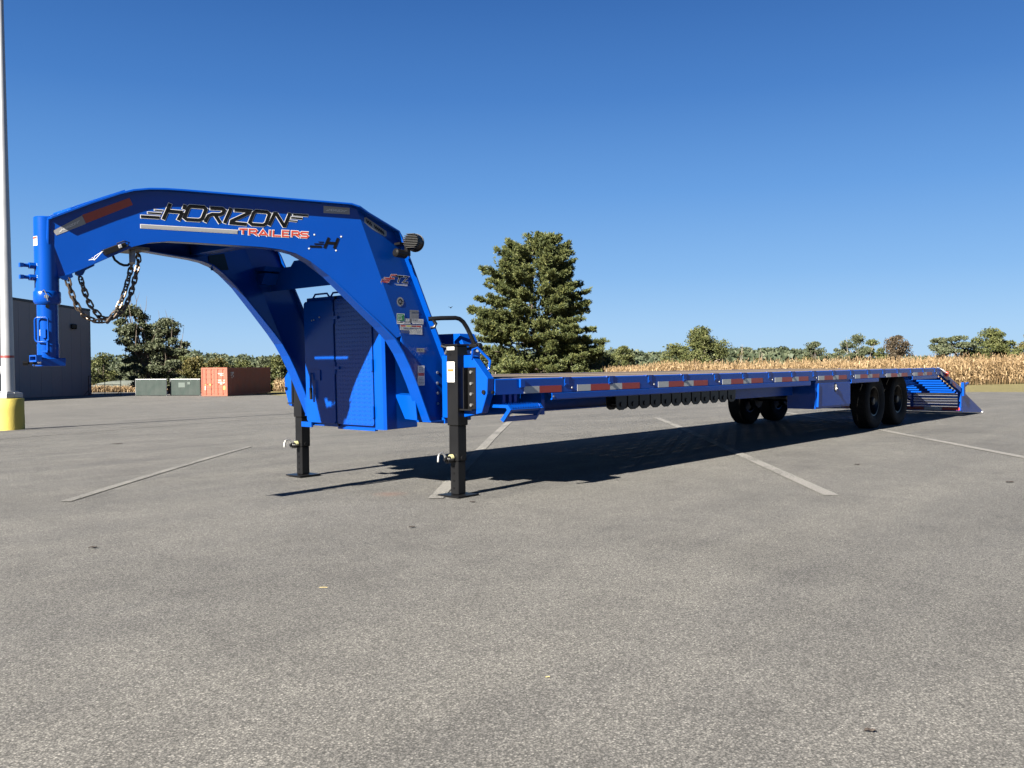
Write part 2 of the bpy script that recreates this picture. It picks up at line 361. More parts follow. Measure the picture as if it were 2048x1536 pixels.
def neck(side):
    my = (lambda y: y) if side == 0 else (lambda y: YM-y)
    # web plates: split along the fold line
    def fold_x(z): return -.767+(2.07-z)*.4527
    mbw = MB()
    def plate(poly):
        n = len(poly); a = [Pw(x, z, .004) for x, z in poly]; b = [Pw(x, z, -.006) for x, z in poly]
        mbw.add([(x, my(y), z) for x, y, z in a+b], [tuple(range(n)), tuple(range(2*n-1, n-1, -1))]+[(i, (i+1) % n, n+(i+1) % n, n+i) for i in range(n)])
    ft = (fold_x(2.074), 2.074); fb = (fold_x(1.19), 1.19)
    bot_f = [p for p in BOT if p[0] < fb[0]-.01]; bot_r = [p for p in BOT if p[0] > fb[0]+.005]
    top_f = [p for p in TOP if p[0] < ft[0]-.01]; top_r = [p for p in TOP if p[0] > ft[0]+.005]
    plate(bot_f+[fb, ft]+top_f[::-1])
    plate([fb]+bot_r+[(.118, .556)]+top_r[::-1]+[ft])
    mbw.build('neck_web', BLUE, TR)
    def flange(path, wout, win, th, name):
        mb = MB(); n = len(path)
        for i, (x, z) in enumerate(path):
            a = Vector(path[max(0, i-1)]); b = Vector(path[min(n-1, i+1)]); t = (b-a).normalized(); nn = Vector((-t.y, t.x))*th/2
            y = Yw(x, z); wo = wout(x, z) if callable(wout) else wout
            ring = [(x+nn.x, y-wo, z+nn.y), (x+nn.x, y+win, z+nn.y), (x-nn.x, y+win, z-nn.y), (x-nn.x, y-wo, z-nn.y)]
            mb.v += [(p, my(q), r_) for p, q, r_ in ring]
            if i:
                c = 4*(i-1)
                for k in range(4): mb.f.append((c+k, c+(k+1) % 4, c+4+(k+1) % 4, c+4+k))
        mb.f += [(0, 1, 2, 3), tuple(4*(n-1)+k for k in (3, 2, 1, 0))]
        return mb.build(name, BLUE, TR, bevel=.002)
    flange(TOP, .056, .05, .013, 'top_flange')
    flange(BOT, lambda x, z: .004+.036*min(1, max(0, (1.5-z)/.35)), .080, .012, 'bottom_flange')
    mb = MB(); mb.box(.112, .124, my(.47), my(.58), .556, .872); mb.build('rear_stiffener', BLUE, TR)
    mb = MB(); mb.box(-.115, .124, my(.482), my(.575), .546, .556); mb.build('bottom_plate', BLUE, TR)
    # weld bead at the front end of the web
    mb = MB(); mb.tube([(-2.528, my(Yw(-2.528, 1.86)-.006), 1.855), (-2.52, my(Yw(-2.52, 1.49)-.006), 1.49)], .009, 8); mb.build('weld_bead', BLUE, TR, smooth=True)
    # gusset at the foot, lit from the front
    mb = MB()
    ys = (my(.575), my(.80))
    mb.add([(-.19, ys[0], .745), (-.19, ys[1], .752), (-.17, ys[1]-(.09 if side == 0 else -.09), .567), (-.17, ys[0], .56),
            (-.18, ys[0], .745), (-.18, ys[1], .752), (-.16, ys[1]-(.09 if side == 0 else -.09), .567), (-.16, ys[0], .56)],
           [(0, 1, 2, 3), (7, 6, 5, 4), (0, 4, 5, 1), (1, 5, 6, 2), (2, 6, 7, 3), (3, 7, 4, 0)])
    mb.add([(-.19, ys[0], .745), (-.19, ys[1], .752), (-.13, ys[1], .762), (-.13, ys[0], .757)], [(0, 1, 2, 3)])
    mb.build('foot_gusset', BLUE, TR)
neck(0); neck(1)
# top plates joining the two webs at the nose
mb = MB(); mb.add([(-2.42, 1.15, 1.935), (-2.42, 1.41, 1.935), (-2.13, 1.50, 2.072), (-2.13, 1.06, 2.072), (-2.42, 1.15, 1.923), (-2.42, 1.41, 1.923), (-2.13, 1.50, 2.06), (-2.13, 1.06, 2.06)],
    [(0, 1, 2, 3), (7, 6, 5, 4), (0, 4, 5, 1), (1, 5, 6, 2), (2, 6, 7, 3), (3, 7, 4, 0)]); mb.build('nose_plate', BLUE, TR)
mb = MB(); cp = [(-2.06, 2.058), (-1.95, 2.070), (-1.85, 2.072), (-1.3, 2.072), (-.86, 2.072)]
for i, (x, z) in enumerate(cp):
    for zz in (z, z-.01): mb.v += [(x, Yw(x, z)+.03, zz), (x, YM-Yw(x, z)-.03, zz)]
    if i: c = 4*(i-1); mb.f += [(c, c+4, c+5, c+1), (c+2, c+3, c+7, c+6), (c, c+2, c+6, c+4), (c+1, c+5, c+7, c+3)]
mb.f += [(0, 1, 3, 2), (16, 18, 19, 17)]
mb.build('neck_cover', BLUE, TR)
# coupler
cx_, cy_ = -2.513, 1.28
mb = MB(); mb.lathe([(.0, 1.88), (.062, 1.88), (.067, 1.875), (.067, 1.43), (.0, 1.43)], (cx_, cy_, 0), 'z', 36, False)
tube = mb.build('coupler_tube', BLUE, TR, smooth=True)
mb = MB(); mb.lathe([(0, 1.436), (.071, 1.436), (.075, 1.43), (.075, 1.372), (.071, 1.366), (.066, 1.358), (0, 1.358)], (cx_, cy_, 0), 'z', 36, False); mb.build('coupler_collar', BLUE, TR, smooth=True)
mb = MB(); mb.lathe([(0, 1.36), (.058, 1.36), (.058, 1.04), (0, 1.04)], (cx_, cy_, 0), 'z', 32, False); mb.build('inner_tube', BLUE, TR, smooth=True)
mb = MB(); mb.lathe([(0, 1.12), (.061, 1.12), (.061, 1.03), (.055, 1.02), (0, 1.02)], (cx_, cy_, 0), 'z', 28, False)
mb.box(cx_-.066, cx_+.075, cy_-.07, cy_+.07, .985, 1.035)
head = mb.build('coupler_head', BLUE, TR, bevel=.004, smooth=True)
mb = MB(); mb.box(cx_-.10, cx_-.068, cy_-.085, cy_+.02, 1.012, 1.022); mb.box(cx_-.10, cx_-.068, cy_-.085, cy_+.02, 1.044, 1.052)
mb.box(cx_-.10, cx_-.068, cy_-.085, cy_-.077, 1.022, 1.044); mb.box(cx_-.10, cx_-.068, cy_+.012, cy_+.02, 1.022, 1.044); mb.build('latch_guide', BLUE, TR)
mb = MB()
loop = [(0, -.048, 1.268), (0, -.036, 1.276), (0, .018, 1.276), (0, .032, 1.268), (0, .034, 1.255), (0, .034, 1.15), (0, .030, 1.138), (0, .018, 1.130), (0, -.036, 1.130), (0, -.048, 1.142)]
ang = R(-38); rot = Matrix.Rotation(ang, 3, 'Z')
def cl(p, d=.075): v = rot.inverted() @ Vector((-d, p[1], 0)); return (cx_+v.x, cy_+v.y, p[2])
mb.tube([cl(p) for p in loop], .0055, 8, True); mb.build('latch_handle', BLUE, TR, smooth=True)
mb = MB(); V8 = []
for d in (.058, .088):
    for y_, z_ in ((-.040, 1.205), (-.004, 1.205), (-.004, 1.152), (-.040, 1.152)): V8.append(cl((0, y_, z_), d))
mb.add(V8, [(0, 1, 2, 3), (7, 6, 5, 4), (0, 4, 5, 1), (1, 5, 6, 2), (2, 6, 7, 3), (3, 7, 4, 0)])
V8 = []
for d in (.058, .078):
    for y_, z_ in ((-.046, 1.15), (-.036, 1.15), (-.036, 1.065), (-.046, 1.065)): V8.append(cl((0, y_, z_), d))
mb.add(V8, [(0, 1, 2, 3), (7, 6, 5, 4), (0, 4, 5, 1), (1, 5, 6, 2), (2, 6, 7, 3), (3, 7, 4, 0)])
V8 = []
for d in (.056, .082):
    for y_, z_ in ((-.046, 1.08), (-.012, 1.08), (-.012, 1.066), (-.046, 1.066)): V8.append(cl((0, y_, z_), d))
mb.add(V8, [(0, 1, 2, 3), (7, 6, 5, 4), (0, 4, 5, 1), (1, 5, 6, 2), (2, 6, 7, 3), (3, 7, 4, 0)])
mb.build('latch_block', BLUE, TR, bevel=.002)
for z_ in (1.585, 1.515):
    mb = MB(); mb.cyl((cx_-.06, cy_, z_), (cx_-.10, cy_, z_), .02, .02, 6); mb.cyl((cx_-.10, cy_, z_), (cx_-.135, cy_, z_), .011, .011, 10); mb.box(cx_-.152, cx_-.132, cy_-.012, cy_+.012, z_-.012, z_+.012)
    mb.build('set_bolt', BLUE, TR)
mb = MB(); mb.cyl((cx_-.06, cy_+.02, 1.005), (cx_-.10, cy_+.04, 1.005), .008, .008, 8); mb.cyl((cx_-.10, cy_+.04, 1.005), (cx_-.125, cy_+.05, 1.005), .014, .014, 8); mb.build('grease_bolt', BLACK, TR)
def cyl_sticker(z0, z1, a0, a1, r_, m, name='warning_sticker', n=8):
    mb = MB(); V = []; F = []
    for k in range(n+1):
        a = a0+(a1-a0)*k/n
        for z in (z0, z1): V.append((cx_+r_*math.cos(a), cy_+r_*math.sin(a), z))
        if k: F.append((2*k-2, 2*k, 2*k+1, 2*k-1))
    mb.add(V, F); return mb.build(name, m, TR)
A0 = math.pi+R(8)
cyl_sticker(1.705, 1.760, A0-R(20), A0+R(18), .0685, WHITE); cyl_sticker(1.745, 1.757, A0-R(18), A0+R(16), .0692, REDV, 'sticker_band')
cyl_sticker(1.168, 1.205, A0+R(10), A0+R(28), .0592, WHITE)
mb = MB(); mb.cyl((cx_-.03, cy_-.066, 1.40), (cx_-.036, cy_-.086, 1.40), .012, .012, 10); mb.tube([(cx_-.05, cy_-.06, 1.43), (cx_-.045, cy_-.075, 1.44), (cx_-.035, cy_-.085, 1.41), (cx_-.03, cy_-.087, 1.375)], .003, 6); mb.build('retaining_pin', STEEL, TR, smooth=True)
mb = MB(); mb.cyl((cx_-.02, cy_-.053, 1.343), (cx_-.0215, cy_-.0592, 1.343), .011, .011, 14); mb.build('adjusting_hole', BLACK, TR)

# print on the neck: ribbons and patches laid on the web surface
def ribbon(mb, pts, closed, wd, off, flip=False, cap=0.):
    P = [Vector(p) for p in pts]; n = len(P); L = []; Rr = []
    if cap and not closed and n > 1:
        P[0] = P[0]+(P[0]-P[1]).normalized()*cap; P[-1] = P[-1]+(P[-1]-P[-2]).normalized()*cap
    for i in range(n):
        d0 = (P[i]-P[i-1]).normalized() if (closed or i) else None
        d1 = (P[(i+1) % n]-P[i]).normalized() if (closed or i < n-1) else None
        d0 = d0 or d1; d1 = d1 or d0
        n0 = Vector((-d0.y, d0.x)); n1 = Vector((-d1.y, d1.x)); mm = (n0+n1)
        mm = mm.normalized() if mm.length > 1e-4 else n0
        k = min(2.0, 1/max(.35, mm.dot(n0)))
        L.append(P[i]+mm*k*wd/2); Rr.append(P[i]-mm*k*wd/2)
    V = [Pw(p.x, p.y, off) for q in zip(L, Rr) for p in q]
    F = [(2*i, 2*((i+1) % n), 2*((i+1) % n)+1, 2*i+1) for i in range(n if closed else n-1)]
    mb.add(V, F)
def patch(mb, poly, off, grow=0.):
    c = sum((Vector(p) for p in poly), Vector((0, 0)))/len(poly); n = len(poly); Q = []
    for i in range(n):
        p = Vector(poly[i]); a = (p-Vector(poly[i-1])).normalized(); b = (Vector(poly[(i+1) % n])-p).normalized()
        na = Vector((a.y, -a.x)); nb = Vector((b.y, -b.x))
        if na.dot(p-c) < 0: na, nb = -na, -nb
        mm = na+nb; mm = mm.normalized() if mm.length > 1e-4 else na
        Q.append(p+mm*grow*min(2, 1/max(.4, mm.dot(na))))
    mb.add([Pw(p.x, p.y, off) for p in Q], [tuple(range(n))])
H_fill = [[(-2.0551,1.9198),(-1.9516,1.9205),(-1.9549,1.9035),(-2.0542,1.9033)],[(-2.0193,1.9415),(-1.9431,1.9421),(-1.9458,1.9324),(-2.0188,1.9321)],[(-1.9831,1.9593),(-1.9365,1.9588),(-1.9389,1.9526),(-1.9828,1.9533)],[(-1.1732,1.9969),(-1.0773,1.9979),(-1.0793,1.9842),(-1.1754,1.9853)],[(-1.1839,1.9757),(-1.1128,1.9752),(-1.1144,1.9642),(-1.1861,1.9646)],[(-1.1925,1.9533),(-1.1451,1.9523),(-1.1476,1.945),(-1.1957,1.946)]]
H_str = [([(-1.898,2.002),(-1.9318,1.9023)],0),([(-1.9132,1.9558),(-1.8262,1.9549)],0),([(-1.8272,1.9548),(-1.8489,1.9036)],0),([(-1.8141,2.0005),(-1.8218,1.9739)],0),([(-1.7862,1.9949),(-1.7096,1.9951),(-1.6965,1.9827),(-1.7135,1.9246),(-1.7296,1.913),(-1.8016,1.9119),(-1.8149,1.923),(-1.796,1.9833)],1),([(-1.673,1.9932),(-1.6022,1.9939),(-1.5902,1.985),(-1.5975,1.966),(-1.614,1.9573),(-1.6592,1.955),(-1.6799,1.9436),(-1.6971,1.9031)],0),([(-1.6403,1.9503),(-1.6089,1.9046)],0),([(-1.5511,2.0017),(-1.5837,1.9046)],0),([(-1.5321,1.9921),(-1.4389,1.992),(-1.4422,1.9805),(-1.5429,1.9218),(-1.5449,1.9092),(-1.4517,1.9066)],0),([(-1.4008,1.995),(-1.3366,1.9938),(-1.3196,1.9825),(-1.3354,1.9212),(-1.3513,1.9087),(-1.4195,1.9089),(-1.435,1.9203),(-1.4159,1.9825)],1),([(-1.3165,1.9086),(-1.2882,1.988),(-1.2779,1.9882),(-1.2249,1.9132),(-1.2188,1.9136),(-1.1936,1.9986)],0)]
BAR = [[(-2.0521,1.8624),(-1.5043,1.8647),(-1.5041,1.8447),(-2.051,1.8429)]]
T_str = [([(-1.495,1.8735),(-1.4466,1.8762)],0),([(-1.4716,1.8738),(-1.4706,1.8426)],0),([(-1.4323,1.8401),(-1.4337,1.8758),(-1.3965,1.8765),(-1.3882,1.8676),(-1.3951,1.857),(-1.4305,1.8559)],0),([(-1.4081,1.8562),(-1.3839,1.8413)],0),([(-1.3748,1.8381),(-1.3513,1.8764),(-1.3212,1.841)],0),([(-1.3618,1.8485),(-1.332,1.8492)],0),([(-1.3084,1.8794),(-1.3074,1.8419)],0),([(-1.2879,1.8801),(-1.2864,1.8439),(-1.241,1.8449)],0),([(-1.1906,1.8803),(-1.2303,1.8796),(-1.2288,1.8445),(-1.1878,1.8452)],0),([(-1.2295,1.8617),(-1.1935,1.8622)],0),([(-1.1693,1.8445),(-1.1709,1.8804),(-1.1345,1.8809),(-1.1251,1.8719),(-1.133,1.8623),(-1.1676,1.8613)],0),([(-1.1472,1.8614),(-1.1211,1.845)],0),([(-1.0677,1.8796),(-1.1101,1.8787),(-1.115,1.87),(-1.107,1.8634),(-1.0758,1.8635),(-1.0676,1.8549),(-1.0744,1.846),(-1.115,1.846)],0)]
E_fill = [[(-1.0509,1.7952),(-0.9732,1.7972),(-0.9753,1.7839),(-1.0499,1.7822)],[(-1.0238,1.8112),(-0.9624,1.8136),(-0.9649,1.8056),(-1.0231,1.8021)],[(-0.9983,1.8245),(-0.9615,1.8255),(-0.9636,1.8201),(-0.9979,1.8186)]]
E_str = [([(-0.932,1.8549),(-0.956,1.7824)],0),([(-0.9405,1.8195),(-0.8786,1.8187)],0),([(-0.8709,1.8562),(-0.8918,1.7835)],0)]
RIV = [(-1.0285,1.8683),(-0.8523,1.8666),(-1.0549,1.7741),(-0.8784,1.7711)]
FTZ_red = [([(-0.487,1.5736),(-0.4588,1.6246),(-0.4081,1.6275)],0),([(-0.4702,1.6007),(-0.4316,1.6012)],0),([(-0.5516,1.571),(-0.4934,1.5725)],0),([(-0.5481,1.5842),(-0.4868,1.5855)],0),([(-0.5256,1.5982),(-0.4793,1.5993)],0)]
FTZ_blk = [([(-0.4174,1.6219),(-0.3455,1.6227)],0),([(-0.3774,1.6212),(-0.3967,1.5767)],0),([(-0.3379,1.6233),(-0.2962,1.6226),(-0.348,1.5806),(-0.3026,1.58)],0)]
FTZ_wht = [([(-0.552,1.5607),(-0.3057,1.5634)],0),([(-0.5515,1.5552),(-0.3058,1.5569)],0)]
def decal(name, fills, strokes, wd, m, edge, em, off=.0055):
    if edge:
        mb = MB()
        for f_ in fills: patch(mb, f_, off, edge)
        for s_, c_ in strokes: ribbon(mb, s_, c_, wd+2*edge, off, cap=edge)
        mb.build(name+'_outline', em, TR)
    mb = MB()
    for f_ in fills: patch(mb, f_, off+.0012)
    for s_, c_ in strokes: ribbon(mb, s_, c_, wd, off+.0012)
    return mb.build(name, m, TR)
decal('maker_lettering', H_fill, H_str, .0205, BLACKV, .0030, WHITE)
decal('lettering_bar', BAR, [], .01, GREYV, .003, WHITE)
decal('trailers_lettering', [], T_str, .0095, REDV, .0032, WHITE)
decal('emblem', E_fill, E_str, .018, BLACKV, 0, None)
for p in RIV:
    mb = MB(); patch(mb, [(p[0]+.006*math.cos(a), p[1]+.006*math.sin(a)) for a in np.linspace(0, 6.28, 8, False)], .0062); mb.build('rivet', WHITE, TR)
decal('model_letter', [], FTZ_red, .010, REDV, .0028, WHITE); decal('model_letter', [], FTZ_blk, .010, BLACKV, .0028, WHITE); decal('model_underline', [], FTZ_wht, .0032, WHITE, 0, None)
def rect(x0, z0, x1, z1): return [(x0, z0), (x1, z0), (x1, z1), (x0, z1)]
def quadp(name, poly, m, off=.0055, label=None):
    mb = MB(); patch(mb, poly, off); return mb.build(name, m, TR, label=label)
def textrows(x0, z0, x1, z1, rows, off=.0068, m=None, name='small_print'):
    mb = MB(); h_ = (z1-z0)/rows
    for i in range(rows):
        zz = z0+h_*(i+.3); x = x0
        while x < x1-.004:
            l = min(random.uniform(.006, .02), x1-x); patch(mb, rect(x, zz, x+l, zz+h_*.42), off); x += l+.004
    mb.build(name, m or INK, TR)
# reflective patches on the neck flange line, with the maker name in pale print
def small_logo(cx0, cz0, ang, width, off=.0068):
    k = width/.98; ca, sa = math.cos(ang), math.sin(ang); mx, mz = -1.565, 1.953
    T = lambda p: (cx0+k*((p[0]-mx)*ca-(p[1]-mz)*sa), cz0+k*((p[0]-mx)*sa+(p[1]-mz)*ca))
    mb = MB()
    for f_ in H_fill: patch(mb, [T(p) for p in f_], off)
    for s_, c_ in H_str: ribbon(mb, [T(p) for p in s_], c_, .016*k, off)
    mb.build('small_lettering', WHITE, TR)
quadp('reflector_white', [(-2.503, 1.793), (-2.361, 1.894), (-2.338, 1.846), (-2.485, 1.768)], GREYV); small_logo(-2.422, 1.826, R(33), .125)
quadp('reflector_red', [(-2.361, 1.897), (-2.12, 2.018), (-2.10, 1.978), (-2.338, 1.849)], TAPER)
quadp('reflector_white', [(-.984, 2.063), (-.812, 2.063), (-.808, 2.020), (-.980, 2.016)], GREYV); small_logo(-.896, 2.04, 0, .14)
quadp('badge', [(-.700, 2.008), (-.685, 2.014), (-.50, 1.935), (-.497, 1.905), (-.515, 1.895), (-.60, 1.925), (-.63, 1.935), (-.70, 1.975)], GREYV)
bmb = MB()
for t0 in (.05, .14, .23, .42, .5, .58, .66, .74, .82):
    x = -.69+.19*t0; z = 1.995-.083*t0; ribbon(bmb, [(x, z+.008), (x+.008, z-.02)], 0, .009, .007); ribbon(bmb, [(x, z-.005), (x+.014, z-.01)], 0, .006, .007)
bmb.build('badge_print', BLACKV, TR)
# round, green, white stickers on the shaded web
circ = lambda x, z, r_: [(x+r_*math.cos(a), z+r_*math.sin(a)) for a in np.linspace(0, 2*math.pi, 20, False)]
quadp('round_sticker', circ(-.377, 1.437, .034), GREYV)
bmb = MB()
for a in range(9):
    t = a*.7; ribbon(bmb, [(-.377+.022*math.cos(t), 1.437+.022*math.sin(t)), (-.377+.012*math.cos(t+.5), 1.437+.012*math.sin(t+.5))], 0, .008, .0068)
bmb.build('sticker_print', BLACKV, TR)
quadp('green_sticker', rect(-.412, 1.276, -.337, 1.352), WHITE); quadp('sticker_panel', rect(-.407, 1.298, -.342, 1.347), GREENV, .0066); textrows(-.405, 1.28, -.345, 1.294, 1, m=BLACKV); textrows(-.402, 1.303, -.36, 1.343, 4, .0076, WHITE)
quadp('code_sticker', rect(-.332, 1.278, -.28, 1.316), WHITE); textrows(-.329, 1.281, -.283, 1.313, 3, m=BLACKV)
quadp('data_plate', rect(-.286, 1.286, -.197, 1.382), GREYV); quadp('plate_header', rect(-.283, 1.366, -.2, 1.379), INK, .0066); textrows(-.28, 1.30, -.205, 1.36, 6)
quadp('data_plate', rect(-.262, 1.279, -.151, 1.318), WHITE, .0062); textrows(-.255, 1.285, -.158, 1.313, 3, .0075)
quadp('warning_sticker', rect(-.382, 1.203, -.164, 1.272), WHITE); textrows(-.375, 1.208, -.172, 1.252, 5)
for x0, m_ in ((-.376, REDV), (-.322, YELLOWV), (-.272, MAROON), (-.222, REDV)): quadp('sticker_band', rect(x0, 1.257, x0+.047, 1.268), m_, .0068)
quadp('name_sticker', rect(-.222, 1.073, -.145, 1.102), GREYV); textrows(-.216, 1.08, -.152, 1.096, 1, m=BLACKV)
quadp('jack_sticker', rect(-.213, .824, -.145, .972), WHITE); quadp('sticker_band', rect(-.209, .895, -.149, .918), REDV, .0066); textrows(-.207, .83, -.151, .885, 5); textrows(-.2, .925, -.16, .965, 3)
for z_ in (.918, .838, .762, .683):
    mb = MB(); mb.cyl((-.013, .516, z_), (-.013, .508, z_), .011, .011, 6); mb.build('bolt', STEEL, TR)
# dark sticker on the inner face of the far web
mb = MB(); mb.add([(x, YM-Yw(x, z)-.012, z) for x, z in ((-1.132, 1.827), (-.956, 1.861), (-.925, 1.737), (-1.122, 1.712))], [(0, 1, 2, 3)]); mb.build('reflector_back', BLACKV, TR)
# brackets, breakaway box and cable under the neck
mb = MB(); mb.prism([(-2.475, 1.52), (-2.40, 1.545), (-2.395, 1.525), (-2.43, 1.505), (-2.45, 1.505)], 'y', 1.192, 1.208); mb.build('chain_bracket', BLUE, TR)
mb = MB(); mb.prism([(-2.345, 1.585), (-2.235, 1.632), (-2.235, 1.612), (-2.29, 1.58), (-2.305, 1.55), (-2.325, 1.54), (-2.345, 1.55)], 'y', 1.268, 1.292); mb.build('chain_bracket', BLUE, TR)
def onweb_box(poly, depth, name, m):
    mb = MB(); n = len(poly)
    mb.add([Pw(x, z, .004) for x, z in poly]+[Pw(x, z, .004+depth) for x, z in poly], [tuple(range(n)), tuple(range(2*n-1, n-1, -1))]+[(i, (i+1) % n, n+(i+1) % n, n+i) for i in range(n)])
    return mb.build(name, m, TR, bevel=.003)
onweb_box([(-2.255, 1.693), (-2.236, 1.662), (-2.16, 1.70), (-2.178, 1.732)], .035, 'breakaway_box', BLACK)
onweb_box([(-2.19, 1.72), (-2.178, 1.692), (-2.125, 1.72), (-2.135, 1.75)], .022, 'breakaway_plug', BLACK)
mb = MB(); mb.tube([Pw(-2.182, 1.735, .03), Pw(-2.15, 1.752, .045), Pw(-2.12, 1.745, .04), Pw(-2.128, 1.722, .03)], .004, 6); mb.build('breakaway_wire', BLACK, TR, smooth=True)
onweb_box([(-2.18, 1.725), (-2.172, 1.705), (-2.155, 1.713), (-2.163, 1.733)], .04, 'plug_label', GREYV)
mb = MB(); mb.tube([Pw(-2.245, 1.69, .02), Pw(-2.275, 1.66, .04), Pw(-2.29, 1.635, .03), Pw(-2.32, 1.63, .02), Pw(-2.30, 1.645, .02), Pw(-2.285, 1.625, .02)], .0022, 5); mb.tube([Pw(-2.255, 1.685, .03), Pw(-2.29, 1.655, .02), Pw(-2.30, 1.63, .03)], .0018, 5); mb.build('breakaway_cable', WHITE, TR, smooth=True)
mb = MB(); mb.tube([(-2.173, 1.15, 1.672), (-2.16, 1.15, 1.645), (-2.13, 1.15, 1.624), (-2.10, 1.16, 1.617), (-2.07, 1.17, 1.62), (-2.045, 1.18, 1.64), (-2.03, 1.2, 1.70), (-2.02, 1.21, 1.76)], .008, 8); mb.build('wiring_cable', BLACK, TR, smooth=True)
mb = MB(); mb.cyl((-2.06, 1.13, 1.63), (-2.04, 1.17, 1.74), .018, .02, 10); mb.build('plug_housing', GALV, TR, smooth=True)
mb = MB(); mb.box(-2.10, -1.96, 1.10, 1.34, 1.715, 1.735); mb.build('chain_hanger', CHAIN, TR)

# safety chains, link by link
ln = [(-.5, 1), (.0, 1.0), (.5, 1)]
def link_mesh():
    L, W_ = .024, .013; pts = []
    for k in range(5): a = -math.pi/2+math.pi*k/4; pts.append((L-W_+W_*math.cos(a)+.004, W_*math.sin(a), 0))
    for k in range(5): a = math.pi/2+math.pi*k/4; pts.append((-(L-W_)+W_*math.cos(a)-.004, W_*math.sin(a), 0))
    return MB().tube(pts, .0058, 6, True)
def chain(path, parent_label):
    P = [Vector(p) for p in path]; seg = [0]
    for a, b in zip(P, P[1:]): seg.append(seg[-1]+(b-a).length)
    tot = seg[-1]; n = int(tot/.037); root = None; first = None
    mb = MB(); mb.tube([P[0]+Vector((0, 0, .016)), P[0]+Vector((.012, 0, .004)), P[0]+Vector((.004, 0, -.014)), P[0]+Vector((-.010, 0, -.004))], .006, 8, True)
    root = mb.build('safety_chain', CHAIN, TR, smooth=True, label=parent_label)
    for i in range(n):
        t = (i+.5)*tot/n; k = max(j for j in range(len(seg)) if seg[j] <= t); k = min(k, len(P)-2)
        p = P[k].lerp(P[k+1], (t-seg[k])/(seg[k+1]-seg[k])); t2 = min(tot*.999, t+.02); k2 = min(max(j for j in range(len(seg)) if seg[j] <= t2), len(P)-2)
        p2 = P[k2].lerp(P[k2+1], (t2-seg[k2])/(seg[k2+1]-seg[k2])); d = (p2-p).normalized()
        if chain.me is None:
            o = link_mesh().build('link', CHAIN, None, smooth=True); chain.me = o.data
        else:
            o = bpy.data.objects.new('link', chain.me); COL.objects.link(o)
        o.parent = root; q = d.to_track_quat('X', 'Z').to_matrix().to_4x4()
        tw = Matrix.Rotation(R(40 if i % 2 else -50)+random.uniform(-.25, .25), 4, 'X')
        o.matrix_local = Matrix.Translation(p-wloc(root)) @ q @ tw
chain.me = None
chain([(-2.426, 1.2, 1.512), (-2.412, 1.2, 1.456), (-2.392, 1.2, 1.394), (-2.362, 1.2, 1.332), (-2.317, 1.2, 1.283), (-2.242, 1.2, 1.26), (-2.177, 1.2, 1.275), (-2.13, 1.2, 1.336), (-2.093, 1.2, 1.416), (-2.068, 1.2, 1.49), (-2.043, 1.2, 1.578), (-2.022, 1.2, 1.666), (-2.014, 1.2, 1.719)], 'safety chain hooked nearest the coupler')
chain([(-2.317, 1.28, 1.531), (-2.299, 1.28, 1.468), (-2.275, 1.28, 1.398), (-2.244, 1.28, 1.341), (-2.194, 1.28, 1.291), (-2.142, 1.28, 1.283), (-2.082, 1.28, 1.315), (-2.034, 1.28, 1.377), (-2.002, 1.28, 1.452), (-1.976, 1.28, 1.542), (-1.954, 1.28, 1.631), (-1.946, 1.28, 1.692), (-1.959, 1.28, 1.739)], 'safety chain hooked further back on the neck')

# cross members between the webs
mb = MB()
x0, x1 = -1.32, -1.22
mb.add([(x0, Yw(x0, 1.8)+.01, 1.805), (x1, Yw(x1, 1.8)+.01, 1.805), (x1, YM-Yw(x1, 1.8)-.01, 1.805), (x0, YM-Yw(x0, 1.8)-.01, 1.805),
        (x0, Yw(x0, 1.8)+.01, 1.90), (x1, Yw(x1, 1.8)+.01, 1.90), (x1, YM-Yw(x1, 1.8)-.01, 1.90), (x0, YM-Yw(x0, 1.8)-.01, 1.90)],
       [(0, 3, 2, 1), (4, 5, 6, 7), (0, 1, 5, 4), (1, 2, 6, 5), (2, 3, 7, 6), (3, 0, 4, 7)]); mb.build('cross_tube', BLUE, TR, bevel=.004)
mb = MB(); mb.box(-2.3, -1.85, 1.16, 1.40, 1.86, 1.90); mb.build('nose_stiffener', BLUE, TR)
mb = MB(); mb.prism([(-.47, 1.60), (-.40, 1.63), (-.29, 1.672), (-.29, 1.80), (-.47, 1.785)], 'y', .53, 2.03); cb = mb.build('cross_beam', BLUE, TR)
mb = MB(); mb.box(-.468, -.33, .53, 1.70, 1.786, 1.828); mb.prism([(1.70, 1.786), (1.746, 1.786), (1.70, 1.828)], 'x', -.468, -.33); mb.build('cross_beam_cap', BLUE, TR)
mb = MB(); mb.prism([(2.145, 1.787), (1.862, 1.785), (1.905, 1.752), (2.13, 1.755)], 'x', -.62, -.47); mb.prism([(2.12, 1.739), (1.914, 1.738), (1.963, 1.65), (2.059, 1.65)], 'x', -.60, -.47); mb.build('pump_mount', BLUE, TR)
